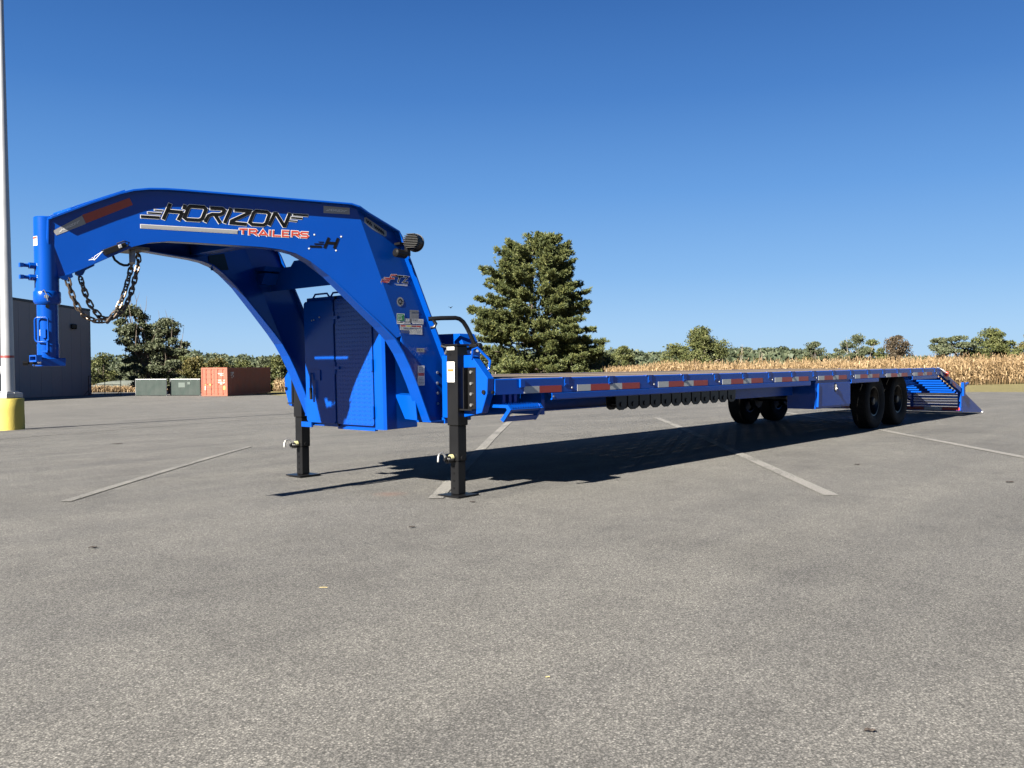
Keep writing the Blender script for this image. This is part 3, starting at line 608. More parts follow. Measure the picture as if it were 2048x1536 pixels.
# front tool box between the legs, slightly tipped forward
def tilt(mb, ang=R(1.2), px=-.3, pz=.49):
    ca, sa = math.cos(ang), math.sin(ang)
    mb.v = [(px+(x-px)*ca-(z-pz)*sa, y, pz+(x-px)*sa+(z-pz)*ca) for x, y, z in mb.v]; return mb
bx0, by0, by1, bz0, bz1 = -.30, .785, 1.765, .485, 1.535
tilt(MB().box(bx0+.012, bx0+.33, by0+.005, by1-.005, bz0, bz1)).build('toolbox_body', BLUE, TR, bevel=.004)
def rpoly(y0, y1, z0, z1, r_): 
    P = []
    for cy0, cz0, a0 in ((y1-r_, z1-r_, 0), (y0+r_, z1-r_, 90), (y0+r_, z0+r_, 180), (y1-r_, z0+r_, 270)):
        for k in range(4): a = R(a0+30*k); P.append((cy0+r_*math.cos(a), cz0+r_*math.sin(a)))
    return P
d1 = tilt(MB().prism(rpoly(1.372, by1-.004, bz0+.028, bz1-.03, .03), 'x', bx0-.02, bx0+.012)).build('toolbox_door', BLUE, TR, bevel=.003)
d2 = tilt(MB().prism(rpoly(.90, 1.352, bz0+.028, bz1-.03, .02), 'x', bx0-.016, bx0+.012)).build('toolbox_door', DPLATE, TR, label='diamond plate toolbox door beside the corner post')
tilt(MB().box(bx0-.004, bx0+.014, 1.354, 1.370, bz0+.01, bz1-.005)).build('door_gap_seal', BLACKV, TR)
tilt(MB().prism([(bx0+.013, .898), (bx0-.006, .896), (bx0-.006, .80), (bx0+.013, .782)], 'z', bz0, bz1-.01)).build('corner_post', BLUE, TR)
for z_ in (.62, .98, 1.40):
    h_ = tilt(MB().cyl((bx0-.02, .903, z_-.045), (bx0-.02, .903, z_+.045), .011, .011, 10)).build('hinge', BLUE, d2, smooth=True)
for z_ in (.96, 1.36):
    tilt(MB().cyl((bx0-.02, 1.36, z_-.05), (bx0-.02, 1.36, z_+.05), .010, .010, 10).box(bx0-.03, bx0-.012, 1.30, 1.42, z_-.012, z_+.012)).build('door_catch', BLUE, d1)
tilt(MB().tube([(bx0-.012, 1.66, .90), (bx0-.045, 1.655, .92), (bx0-.05, 1.65, .86), (bx0-.05, 1.65, .74)], .009, 8).box(bx0-.03, bx0-.012, 1.55, 1.69, .86, .945)).build('door_handle', BLUE, d1)
tilt(MB().cyl((bx0-.05, 1.65, .80), (bx0-.05, 1.65, .705), .013, .013, 10)).build('handle_grip', BLACK, d1, smooth=True)
for y_, z_ in ((1.545, 1.37), (1.62, 1.352), (1.65, 1.347)):
    tilt(MB().cyl((bx0-.019, y_, z_), (bx0-.024, y_, z_), .007, .007, 8)).build('rivet', STEEL, d1)
mb = MB()
for y0_, y1_ in ((1.50, 1.72), (1.20, 1.48)):
    tilt(MB().tube([(bx0+.05, y1_, bz1), (bx0+.05, y1_-.03, bz1+.03), (bx0+.05, y0_+.03, bz1+.03), (bx0+.05, y0_, bz1)], .008, 6)).build('lifting_handle', BLUE, TR, smooth=True)
tilt(MB().box(bx0-.02, bx0+.0, 1.70, 1.84, bz0-.012, bz0+.03)).build('toolbox_foot', BLUE, TR)
tilt(MB().box(bx0-.008, bx0+.02, .90, 1.36, bz0-.012, bz0+.006)).build('toolbox_sill', BLUE, TR)

# lamps on the rear edge of the neck
mb = MB(); c = Vector((-.345, .40, 1.862)); ax = Vector((.90, .43, -.05)).normalized()
a_ = ax.orthogonal().normalized(); b_ = ax.cross(a_)
def disc(t0, t1, r0, r1, seg=24): mb.tube([c+ax*t0, c+ax*t1], [r0, r1], seg)
disc(-.02, .03, .058, .064); disc(.03, .042, .067, .067); disc(-.05, -.02, .045, .056)
for i in range(-4, 5):
    hh = math.sqrt(max(0, .058**2-(i*.012)**2)); o_ = Vector((0, 0, 1))*(i*.012); sd_ = ax.cross(Vector((0, 0, 1))).normalized()
    q = [c+ax*t+sd_*s_*hh+o_+Vector((0, 0, e)) for t in (-.062, -.02) for s_ in (-1, 1) for e in (-.002, .002)]
    mb.add(q, [(0, 1, 3, 2), (4, 6, 7, 5), (0, 4, 5, 1), (2, 3, 7, 6), (0, 2, 6, 4), (1, 5, 7, 3)])
mb.build('work_lamp', BLACK, TR)
mb = MB(); mb.tube([(-.40, .47, 1.775), (-.385, .42, 1.775), (-.375, .415, 1.81)], .014, 8); mb.box(-.40, -.37, .405, .435, 1.76, 1.83); mb.box(-.44, -.37, .44, .50, 1.84, 1.856); mb.build('lamp_bracket', BLACK, TR)
mb = MB(); mb.tube([(-.50, .43, 1.776), (-.49, .43, 1.776), (-.40, .43, 1.77), (-.385, .43, 1.768)], [.02, .031, .031, .018], 16); mb.build('beacon_lamp', BLACK, TR, smooth=True)

# handrail and grab loop
mb = MB(); P_ = [(-.17, .44, 1.316), (-.10, .38, 1.322), (.015, .34, 1.326), (.05, .335, 1.32), (.085, .33, 1.298), (.115, .325, 1.26), (.142, .32, 1.215), (.185, .30, 1.11)]
mb.tube(P_, .0165, 12); mb.tube([(-.15, .42, 1.318), (-.13, .40, 1.28), (-.14, .41, 1.255), (-.16, .43, 1.25)], .012, 8); mb.build('handrail', BLACK, TR, smooth=True)
mb = MB(); mb.box(.15, .225, .26, .34, 1.085, 1.13); mb.cyl((.19, .25, 1.12), (.19, .35, 1.12), .022, .022, 10); mb.build('handrail_clamp', BLACK, TR, bevel=.004)
mb = MB(); mb.tube([(.0, .16, 1.015), (-.01, .14, 1.085), (.015, .12, 1.10), (.085, .07, 1.015), (.088, .06, 1.0), (.06, .05, .935)], .010, 8); mb.build('grab_handle', BLUE, TR, smooth=True)

# headboard, wedge ends, boxes behind the jacks
def headboard(side):
    my = (lambda y: y) if side == 0 else (lambda y: YM-y)
    P = [(.19, 1.045), (.165, 1.04), (.005, .874), (.012, .762), (.068, .623), (.30, .575), (.48, .575), (.48, 1.045)]
    MB().prism([(my(a), b) for a, b in P], 'x', .0, .072).build('headboard_wedge', BLUE, TR, bevel=.004)
    MB().prism([(my(a), b) for a, b in ((.47, .9), (.36, .95), (.36, 1.10), (.42, 1.215), (.66, 1.215), (.66, .9))], 'x', .13, .30).build('headboard_box', BLUE, TR, bevel=.004)
    MB().cyl((-.012, my(.04), .775), (.0, my(.04), .775), .016, .016, 12).build('marker_lamp', BLACK, TR)
    MB().cyl((.045, my(-.012), .772), (.045, my(0), .772), .013, .013, 12).build('marker_lamp', BLACK, TR)
headboard(0); headboard(1)
MB().box(.075, .125, .50, 2.06, .57, .865).build('headboard_panel', BLUE, TR)
MB().prism([(.02, .575), (.30, .575), (.30, .545), (.02, .53)], 'y', .47, 2.09).build('front_sill', BLUE, TR)

# landing jacks
def jack(side):
    my = (lambda y: y) if side == 0 else (lambda y: YM-y)
    jx, jy = -.015, my(.30)
    o = MB().box(jx-.056, jx+.056, jy-.056, jy+.056, .525, 1.115).build('landing_jack', BLACK, TR, bevel=.006, label='black jack leg nearest the viewer' if side == 0 else 'black jack leg under the far neck web')
    MB().box(jx-.066, jx+.066, jy-.066, jy+.066, 1.115, 1.128).build('jack_cap', BLACK, o, bevel=.003)
    MB().box(jx-.047, jx+.047, jy-.047, jy+.047, .262, .525).build('lower_tube', BLACK, o, bevel=.005)
    MB().box(jx-.041, jx+.041, jy-.041, jy+.041, .014, .262).build('drop_leg', BLACK, o, bevel=.005)
    MB().prism([(jx-.11, jy-.11), (jx+.11, jy-.11), (jx+.11, jy+.11), (jx-.11, jy+.11)], 'z', .002, .013).build('foot_plate', BLACK, o, bevel=.002)
    for z_ in (.06, .115, .17, .215):
        MB().cyl((jx-.0415, jy+.004, z_), (jx-.044, jy+.004, z_), .0095, .0095, 12).build('pin_hole', BLACKV, o)
    pz = .285 if side == 0 else .285
    MB().tube([(jx-.045, jy+.0, pz), (jx-.10, jy+.01, pz-.006), (jx-.125, jy+.015, pz-.002)], [.023, .021, .015], 12).build('pin_housing', BLACK, o, smooth=True)
    MB().cyl((jx-.055, jy+.002, pz+.006), (jx-.078, jy+.006, pz+.005), .0235, .0228, 14).build('pin_label', PALEY, o, smooth=True)
    MB().tube([(jx-.115, jy+.012, pz+.0), (jx-.12, jy+.02, pz+.028), (jx-.138, jy+.03, pz+.045), (jx-.158, jy+.035, pz+.036), (jx-.166, jy+.037, pz+.015), (jx-.168, jy+.038, pz-.022)], .0085, 8).build('pin_handle', STEEL, o, smooth=True)
    for k in range(5):
        MB().lathe([(.02, -.003), (.024, 0), (.02, .003)], (jx-.062-.012*k, jy+.004+.001*k, pz-.012), 'x', 14, True).build('pin_spring', BLACK, o)
    MB().cyl((jx, jy-.047, pz), (jx, jy-.055, pz), .018, .018, 10).build('pin_end', BLACK, o)
    MB().box(jx-.0585, jx-.0565, jy-.030, jy+.046, .848, .998).build('jack_sticker', WHITE, o)
    MB().box(jx-.060, jx-.0588, jy-.022, jy+.039, .925, .945).build('sticker_band', ORANGE, o)
    mb = MB()
    for zz in np.arange(.855, .915, .008):
        for a in (-.022, .012): mb.box(jx-.0595, jx-.0587, jy+a, jy+a+.022, zz, zz+.0035)
    for zz in (.962, .978): mb.box(jx-.0595, jx-.0587, jy-.008, jy+.03, zz, zz+.006)
    mb.build('small_print', INK, o)
    MB().box(jx-.0585, jx-.0565, jy-.030, jy+.046, 1.085, 1.108).build('name_sticker', WHITE, o); 
    mb = MB()
    for a in np.arange(-.022, .034, .009): mb.box(jx-.0595, jx-.0587, jy+a, jy+a+.006, 1.093, 1.101)
    mb.build('small_print', INK, o)
    s_ = 1 if side == 0 else -1
    MB().box(-.006, .0, *sorted((my(.12), my(.205))), .65, .955).box(-.05, -.005, *sorted((my(.198), my(.206))), .65, .955).box(-.05, .0, *sorted((my(.12), my(.30))), .64, .65).build('mount_flange', BLACK, o)
    for z_ in (.921, .837, .76, .679):
        MB().cyl((-.006, my(.163), z_), (-.016, my(.163), z_), .0125, .0125, 6).build('mount_bolt', STEEL, o)
        MB().cyl((-.03, my(.206), z_), (-.03, my(.214), z_), .009, .009, 6).build('mount_bolt', BLACK, o)
    MB().tube([(jx-.03, my(.35), 1.10), (jx-.04, my(.42), 1.115), (jx, my(.46), 1.13), (jx+.08, my(.44), 1.10), (jx+.03, my(.38), 1.08)], .010, 8, True).build('hydraulic_hose', BLACK, o, smooth=True)
    for k in range(4): MB().cyl((jx-.02+.03*k, my(.365+.02*(k % 2)), 1.06+.02*(k % 3)), (jx-.05+.03*k, my(.375+.02*(k % 2)), 1.065+.02*(k % 3)), .013, .012, 6).build('hose_fitting', STEEL, o)
    for k in range(3): MB().cyl((jx+.062+.04*k, my(.27-.02*k), 1.075-.012*(k % 2)), (jx+.045+.04*k, my(.25-.02*k), 1.08-.012*(k % 2)), .011, .011, 8).build('hose_fitting', STEEL, o, smooth=True)
    MB().tube([(jx+.05, my(.26), 1.09), (jx+.1, my(.24), 1.10), (jx+.17, my(.27), 1.10)], .010, 8).build('hydraulic_hose', BLACK, o, smooth=True)
    MB().cyl((jx-.0555, jy+.015, 1.055), (jx-.0585, jy+.015, 1.055), .012, .012, 12).build('jack_plug', BLACKV, o)
jack(0); jack(1)

# deck, side rails, tape, brackets
DX0, DX1 = .066, 10.92
ns = 12
for i in range(ns):
    y0 = .05+2.46*i/ns; y1 = .05+2.46*(i+1)/ns-.008
    MB().box(DX0+.01, DX1-.01, y0, y1, .822, .866+random.uniform(-.002, .003)).build('deck_plank', WOODD, TR)
for my in ((lambda y: y), (lambda y: YM-y)):
    c_ = lambda P: [(my(a), b) for a, b in P]
    MB().prism(c_([(0, .753), (0, .862), (.006, .869), (.05, .869), (.05, .858), (.012, .855), (.012, .764), (.05, .764), (.05, .753)]), 'x', DX0+.01, DX1).build('side_rail', BLUE, TR)
tz0, tz1 = .7545, .8075
tx = [(.395, [0, 1])]+[(1.058+1.2192*k, [0, 1, 0, 1]) for k in range(8)]
tape_me = {}
for x, pat in tx:
    for c_ in pat:
        L = .182 if c_ == 0 else .275
        key = c_
        if key not in tape_me:
            o = MB().box(x, x+L-.001, -.0022, -.0004, tz0, tz1).build('reflector_white' if c_ == 0 else 'reflector_red', TAPEW if c_ == 0 else TAPER, TR); tape_me[key] = (o, x)
        else: o = dup(tape_me[key][0], TR, (x-tape_me[key][1], 0, 0))
        x += L
px0 = 1.058-.165
first = None
for k in range(18):
    x = px0+.6096*k
    if x > 10.7: break
    if first is None:
        mb = MB(); mb.prism([(x-.03, .871), (x+.085, .871), (x+.085, .866), (x-.03, .866)], 'y', -.004, .03)
        mb.add([(x+.0, -.006, .868), (x+.055, -.006, .868), (x+.05, -.0005, .868), (x-.006, -.0005, .868), (x-.006, -.004, .80), (x+.05, -.004, .80), (x+.05, -.0005, .80), (x-.006, -.0005, .80)], [(0, 1, 2, 3), (7, 6, 5, 4), (0, 4, 5, 1), (1, 5, 6, 2), (2, 6, 7, 3), (3, 7, 4, 0)])
        mb.box(x+.004, x+.05, -.010, -.0005, .812, .820)
        first = mb.build('stake_pocket', BLUE, TR); fx = x
    else: dup(first, TR, (x-fx, 0, 0))
MB().box(.335, .39, -.02, -.001, .80, .866).build('tie_plate', BLUE, TR, bevel=.003)
first = None
for k in range(9):
    x = .98+1.2192*k
    if first is None: first = MB().cyl((x, -.001, .785), (x, -.012, .785), .010, .007, 12).build('clearance_lamp', GREYV, TR, smooth=True); fx = x
    else: dup(first, TR, (x-fx, 0, 0))
# sliding winch track under the rail
def track(x0, x1):
    P = [(-.012, .748), (.03, .748), (.03, .741), (-.004, .741), (-.004, .712), (.012, .700), (.008, .694), (-.006, .694), (-.012, .701)]
    MB().prism(P, 'x', x0, x1).build('winch_track', BLUE, TR, bevel=.002)
track(.72, 5.68); track(6.99, 8.02); track(9.5, 10.75)
for x in (.715,): MB().cyl((x+.02, -.013, .722), (x+.02, -.017, .722), .008, .008, 8).build('track_bolt', STEEL, TR)
# strap winches hanging from the track
fw_ = None
for i, x in enumerate(np.linspace(1.625, 3.64, 12)):
    if fw_ is None:
        pr = [(.0, .70), (.162, .70), (.162, .618), (.150, .592), (.112, .572), (.050, .572), (.012, .592), (.0, .618)]
        mb = MB(); mb.prism([(x+a, b) for a, b in pr], 'y', .012, .022); mb.prism([(x+a, b) for a, b in pr], 'y', .112, .122); mb.box(x, x+.162, .022, .112, .69, .70)
        fw_ = mb.build('strap_winch', BLACK, TR); fx = x
        MB().cyl((x+.081, .006, .62), (x+.081, .135, .62), .012, .03, 12).build('winch_drum', BLACK, fw_, smooth=True)
        MB().cyl((x+.081, .003, .62), (x+.081, .0115, .62), .022, .022, 14).build('ratchet_wheel', BLACK, fw_)
    else: dup(fw_, TR, (x-fx, 0, 0))
# under-frame
for y in (.48, 1.96):
    MB().box(.30, 12.1, y, y+.12, .57, .582).box(.30, 11.6, y, y+.12, .735, .75).box(.30, 11.9, y+.052, y+.068, .582, .735).build('main_beam', BLUE, TR)
fc = None
for k in range(27):
    x = .3+.4064*k
    if x > 10.85: break
    if fc is None: fc = MB().box(x, x+.05, .02, 2.54, .752, .80).box(x+.02, x+.03, .02, 2.54, .80, .821).build('floor_bearer', BLUE, TR); fx = x
    else: dup(fc, TR, (x-fx, 0, 0))
MB().box(4.09, 5.75, .25, .275, .575, .735).build('side_beam', BLUE, TR); MB().box(4.09, 4.11, .25, .48, .575, .735).build('beam_end', BLUE, TR)
MB().box(.28, .31, .05, .50, .60, .755).build('step_hanger', BLUE, TR); MB().prism([(.05, .60), (.28, .60), (.40, .64), (.70, .64), (.70, .75), (.05, .75)], 'y', .28, .30).build('front_skirt', BLUE, TR)
MB().box(.66, .70, .05, .45, .58, .75).build('step_hanger', BLUE, TR)
# serrated step
st = MB()
prof = [(-.10, .585), (-.06, .668), (.06, .676), (.06, .668), (-.052, .66), (-.092, .58)]
P3 = lambda a, b, x: (x, a, b)
SP = [(.05, .682), (-.112, .682), (-.142, .648), (-.067, .556), (-.04, .574), (-.105, .645), (-.092, .660), (.05, .660)]
st.prism(SP, 'x', .085, .112); st.prism(SP, 'x', .43, .455)
st.prism([(.05, .680), (-.110, .680), (-.139, .648), (-.120, .632), (-.095, .662), (.05, .664)], 'x', .112, .43)
st.prism([(-.095, .592), (-.066, .558), (-.058, .564), (-.086, .598)], 'x', .112, .43)
step = st.build('side_step', BLUE, TR)
mb = MB()
for y_, z_ in ((.03, .680), (-.04, .680), (-.106, .680), (-.134, .655)):
    for x in np.arange(.11, .44, .028): mb.add([(x, y_, z_), (x+.018, y_, z_), (x+.009, y_-.004, z_+.014), (x+.009, y_+.012, z_)], [(0, 1, 2), (0, 2, 3), (1, 3, 2)])
mb.build('step_teeth', BLUE, step, kind='stuff')
MB().box(.20, .23, .04, .40, .66, .75).box(.33, .36, .04, .40, .66, .75).build('step_bracket', BLUE, TR)
# side tool box ahead of the wheels
sb = MB().box(5.87, 6.99, .012, .372, .40, .735).build('side_toolbox', BLUE, TR, bevel=.003)
MB().prism(rpoly(5.93, 6.97, .425, .715, .01), 'y', -.004, .012).build('box_lid', BLUE, sb, bevel=.002)
MB().prism([(5.93, .425), (5.90, .425), (5.925, .715), (5.94, .715)], 'y', -.012, .012).build('lid_edge', BLUE, sb)
MB().box(5.862, 6.995, .002, .03, .735, .75).build('box_rail', BLUE, sb)
mb = MB(); mb.lathe([(0, -.010), (.034, -.010), (.038, -.006), (.038, -.003), (0, -.003)], (6.46, .0, .655), 'y', 20, False)
for i in range(len(mb.v)): x, y, z = mb.v[i]; mb.v[i] = (6.46+(x-6.46)*1.1, y, .655+(z-.655)*1.55)
mb.build('latch_plate', BLACK, sb, smooth=True)
mb = MB(); mb.box(6.452, 6.47, -.022, -.01, .62, .69); mb.sphere((6.461, -.02, .64), .016, 10, 6); mb.build('latch_key', STEEL, sb)
for x_, z_ in ((5.95, .69), (6.0, .50)): MB().box(5.855, 5.871, .02, .05, z_-.02, z_+.02).build('box_hinge', BLUE, sb)
for y_, z_ in ((.12, .66), (.12, .60), (.27, .63), (.25, .52)): MB().cyl((5.872, y_, z_), (5.866, y_, z_), .012, .012, 8).build('box_bolt', BLUE, sb, smooth=True)
# axles, springs and wheels
for x in (8.49, 9.53):
    MB().cyl((x, .3, .42), (x, 2.26, .42), .055, .055, 14).build('axle', BLACK, TR, smooth=True)
    for y in (.44, 2.02): MB().lathe([(0, 0), (.155, 0), (.165, .02), (.165, .09), (.15, .10), (0, .10)], (x, y, .42), 'y', 24, False).build('brake_drum', BLACK, TR, smooth=True)
    for y in (.75, 1.75):
        MB().prism([(x-.48, .545), (x-.3, .49), (x, .465), (x+.3, .49), (x+.48, .545), (x+.48, .57), (x+.3, .52), (x, .51), (x-.3, .52), (x-.48, .57)], 'y', y, y+.06).build('leaf_spring', BLACK, TR)
MB().box(7.9, 8.02, .72, .84, .35, .60).box(9.95, 10.1, .72, .84, .35, .60).build('spring_hanger', BLACK, TR)
TYP = [(.215, -0.092), (.24, -0.108), (.30, -0.121), (.35, -0.122), (.383, -0.112), (.397, -0.095), (.40, -0.055), (.40, 0.055), (.397, 0.095), (.383, 0.112), (.35, 0.122), (.30, 0.121), (.24, 0.108), (.215, 0.092)]
def wheel_proto(x, y, out):
    mb = MB(); prof = [(.0, .035), (.075, .035), (.08, .06), (.062, .075), (.0, .078)]
    dish = [(.20, -.085), (.222, -.09), (.226, -.082), (.205, -.06), (.195, .0), (.17, .045), (.10, .05), (.0, .05), (.0, .06), (.175, .055), (.205, .005), (.212, -.05), (.212, .085), (.222, .09), (.20, .085)]
    s_ = -1 if out == 0 else 1
    mb.lathe([(r_, s_*-h_) for r_, h_ in dish], (x, y, .40), 'y', 32, False)
    rim = mb.build('wheel', RIM, TR, smooth=True)
    hub = MB().lathe([(0, s_*.09), (.045, s_*.09), (.06, s_*.075), (.06, s_*-.06), (0, s_*-.06)], (x, y, .40), 'y', 20, False)
    for k in range(8):
        a = 2*math.pi*k/8; hub.cyl((x+.085*math.cos(a), y, .40+.085*math.sin(a)), (x+.085*math.cos(a), y+s_*(.0), .40+.085*math.sin(a)+1e-4), .01, .01, 6)
        hub.cyl((x+.085*math.cos(a), y-s_*.02, .40+.085*math.sin(a)), (x+.085*math.cos(a), y+s_*-.05-.0, .40+.085*math.sin(a)), .012, .012, 6)
    hub.build('hub', BLACK, rim)
    t = MB().lathe(TYP, (x, y, .40), 'y', 56, True)
    t.build('tyre', RUBBER, rim, smooth=True)
    tr = MB()
    for k in range(72):
        a = 2*math.pi*k/72; ca, sa = math.cos(a), math.sin(a); a2 = a+.05; 
        for yy0, yy1 in ((-.098, -.057), (-.046, -.005), (.005, .046), (.057, .098)):
            V = [(x+rr*math.cos(t), y+yy, .40+rr*math.sin(t)) for rr in (.392, .4035) for t in (a, a2) for yy in (yy0, yy1)]
            tr.add(V, [(0, 1, 3, 2), (4, 6, 7, 5), (0, 4, 5, 1), (2, 3, 7, 6), (0, 2, 6, 4), (1, 5, 7, 3)])
    tr.build('tread_blocks', RUBBER, rim, kind='stuff')
    return rim
w0 = wheel_proto(8.49, .305, 0)
for x in (8.49, 9.53):
    for y in (.305, 2.255):
        if x == 8.49 and y == .305: continue
        c = dup(w0, TR, (x-8.49, y-.305, 0))
        if y > 1: c.rotation_euler = (0, 0, math.pi)
# dovetail and ramp
def bar(mb, p0, p1, y0, y1, th):
    (xa, za), (xb, zb) = p0, p1; t = Vector((xb-xa, zb-za)).normalized(); n_ = Vector((-t.y, t.x))*th
    mb.prism([(xa, za), (xb, zb), (xb-n_.x, zb-n_.y), (xa-n_.x, za-n_.y)], 'y', y0, y1); return mb
for y in (.0, .82, 1.64, 2.50):
    bar(MB(), (10.93, .866), (12.25, .50), y, y+.06, .08 if y in (0., 2.5) else .24).build('dovetail_stringer', BLUE, TR)
slat0 = None
for k in range(8):
    x = 11.04+.155*k; z = .752-.0430*k
    if slat0 is None:
        mb = MB(); mb.prism([(x, z), (x+.035, z-.006), (x+.035, z-.013), (x+.008, z-.009), (x+.008, z-.046), (x, z-.046)], 'y', .06, 2.50); slat0 = mb.build('dovetail_slat', BLUE, TR); fx, fz = x, z
    else: dup(slat0, TR, (x-fx, 0, z-fz))
x = 10.98
for c_ in (0, 1, 0, 1):
    L = .12 if c_ == 0 else .2
    z = lambda q: .866-(q-10.93)*.2773
    MB().add([(x, -.002, z(x)-.03), (x+L, -.002, z(x+L)-.03), (x+L, -.002, z(x+L)-.09), (x, -.002, z(x)-.09)], [(0, 1, 2, 3)]).build('reflector_white' if c_ == 0 else 'reflector_red', TAPEW if c_ == 0 else TAPER, TR); x += L+.08
MB().box(11.28, 11.36, -.03, .0, .72, .80).build('tail_lamp', LAMPR, TR, bevel=.006)
MB().box(11.44, 11.54, -.025, .0, .60, .66).build('tail_bracket', BLUE, TR, bevel=.006)
wr = MB()
for k in range(6):
    x = 10.93+.07*k; wr.add([(x, -.045, .835-.016*k), (x+.09, -.05, .83-.018*k), (x+.08, .06, .885-.017*k), (x-.01, .06, .895-.015*k)], [(0, 1, 2, 3)])
wr.build('shrink_wrap', PLASTW, TR)
# rear bumper wall with louvres
rb = MB(); rb.box(12.20, 12.26, .0, YM, .10, .165); rb.build('rear_bumper', BLUE, TR, bevel=.003)
for k, c_ in enumerate((1, 0, 1, 0, 1, 0, 1, 0)):
    MB().box(12.196, 12.199, .02+.3*k, .02+.3*k+.29, .108, .158).build('reflector_white' if c_ == 0 else 'reflector_red', TAPEW if c_ == 0 else TAPER, TR)
lv = None
for k in range(6):
    z = .19+.047*k
    if lv is None: lv = MB().prism([(12.20, z), (12.20, z+.018), (12.206, z+.02), (12.25, z+.006), (12.25, z)], 'y', .06, YM-.06).build('bumper_louvre', BLUE, TR); fz = z
    else: dup(lv, TR, (0, 0, z-fz))
for y in (.0, .80, 1.70, YM-.06): MB().box(12.21, 12.27, y, y+.06, .165, .50).build('bumper_post', BLUE, TR)
MB().cyl((12.30, -.01, .44), (12.30, YM, .44), .022, .022, 12).build('ramp_hinge', BLUE, TR, smooth=True)
MB().box(12.26, 12.36, -.03, .02, .36, .60).prism([(12.34, .55), (12.62, .60), (12.62, .57), (12.36, .50)], 'y', -.02, .02).build('hinge_bracket', BLUE, TR, bevel=.003)
for y in (.0, .84, 1.70, YM-.012):
    MB().prism([(12.28, .43), (12.40, .42), (13.66, .035), (13.66, .012), (12.28, .075)], 'y', y, y+.012).build('ramp_side', BLUE, TR)
for k in range(11):
    t = (k+.2)/11; x = 12.40+1.22*t; z = .42-.372*t
    if k == 0: rs = MB().box(x, x+.06, .012, YM-.012, z-.014, z-.004).build('ramp_rung', BLUE, TR); fx, fz = x, z
    else: dup(rs, TR, (x-fx, 0, z-fz))
MB().box(13.60, 13.67, -.01, YM, .010, .032).build('ramp_toe', PLASTW, TR)
# ------------------------------------------------------------------ light pole on its yellow base
bx, by, bz = sp3(-11.97, 20.79)
LP = empty('light_pole', (bx, by, bz), 'tall pale metal light pole rising from a yellow concrete base', 'light pole')
mb = MB(); mb.lathe([(0, -.06), (.335, -.06), (.336, .2), (.332, .5), (.334, .735), (.322, .752), (0, .755)], (bx, by, bz), 'z', 40, False)
for i, v in enumerate(mb.v):
    dx, dy = v[0]-bx, v[1]-by; k = 1+.008*math.sin(7*math.atan2(dy, dx)+9*v[2]); mb.v[i] = (bx+dx*k, by+dy*k, v[2])
mb.build('concrete_base', YCONC, LP, smooth=True)
mb = MB(); n = 14; P_ = [(bx, by, bz+.75+11.6*i/n) for i in range(n+1)]; mb.tube(P_, [.148-.0785*min(1, i*11.6/n/9.3) for i in range(n+1)], 28); mb.build('shaft', GALV, LP, smooth=True)
mb = MB(); mb.tube([(bx, by, bz+1.715), (bx, by, bz+1.77)], [.1435, .143], 28, caps=False); mb.build('maroon_band', MAROON, LP, smooth=True)
mb = MB(); mb.box(bx-.22, bx+.22, by-.22, by+.22, bz+.755, bz+.885); mb.box(bx-.165, bx+.165, by-.165, by+.165, bz+.885, bz+.925)
anch = mb.build('anchor_cover', GALV, LP, bevel=.02, seg=2); anch.rotation_euler = (0, 0, R(20))
for k in range(4):
    a = R(20+90*k); MB().box(-.012, .012, -.225, -.20, -.06, .07).build('cover_clip', GALV, anch)
    c_ = anch.children[-1]; c_.location = Vector((.0, 0, 0)); c_.rotation_euler = (0, 0, math.pi/2*k); c_.location = Matrix.Rotation(math.pi/2*k, 3, 'Z') @ Vector((0, -.2125, -.005))
hd = -RT*.8-FW*.6; hh_ = Vector((bx, by, bz+1.42))+hd*.142
mb = MB(); mb.sphere(hh_, .075, 16, 8, (.35, .35, 1.35)); mb.build('handhole_cover', GALV, LP, smooth=True)

# ------------------------------------------------------------------ warehouse at the left
WALLM = mat('slate_metal_cladding', (.140, .144, .150), .6, 0, .05, .6); TRIM = mat('dark_trim', (.012, .022, .03), .5)
c0 = Vector(site(-38.6, 80.2)).to_3d(); dirw = (Vector(site(-41.0, 70.0)).to_3d()-c0).normalized(); nrm = Vector((-dirw.y, dirw.x, 0)); g0 = gz(-38.6, 80.2)
if nrm.dot(Vector((CX, CY, 0))-c0) < 0: nrm = -nrm
WB = empty('warehouse', (c0.x, c0.y, g0), 'big slate grey metal warehouse behind the light pole', 'warehouse')
def wpt(a, out, z): p = c0+dirw*a+nrm*out; return (p.x, p.y, z)
def wbox(a0, a1, o0, o1, z0a, z1a, z0b=None, z1b=None, name='wall', m=WALLM, bevel=0):
    z0b = z0a if z0b is None else z0b; z1b = z1a if z1b is None else z1b
    mb = MB(); mb.add([wpt(a0, o0, z0a), wpt(a1, o0, z0b), wpt(a1, o1, z0b), wpt(a0, o1, z0a), wpt(a0, o0, z1a), wpt(a1, o0, z1b), wpt(a1, o1, z1b), wpt(a0, o1, z1a)],
        [(0, 3, 2, 1), (4, 5, 6, 7), (0, 1, 5, 4), (1, 2, 6, 5), (2, 3, 7, 6), (3, 0, 4, 7)]); return mb.build(name, m, WB, bevel=bevel)
ZT = lambda a: 6.28+.045*a
NP = 34
for i in range(NP):
    a0 = i*1.2+(.0 if i else .02); a1 = (i+1)*1.2-.012
    pn = wbox(a0, a1, -.08, .0, g0-.5, ZT(a0), g0-.5, ZT(a1), 'wall_panel', WALLM)
wbox(0, 41, -5, -.09, g0-.5, 6.2, g0-.5, 7.6, 'wall_core', WALLM)
wbox(-.06, 41, -5.1, .06, ZT(0)+.002, ZT(0)+.20, ZT(41)+.002, ZT(41)+.20, 'roof_trim', TRIM)
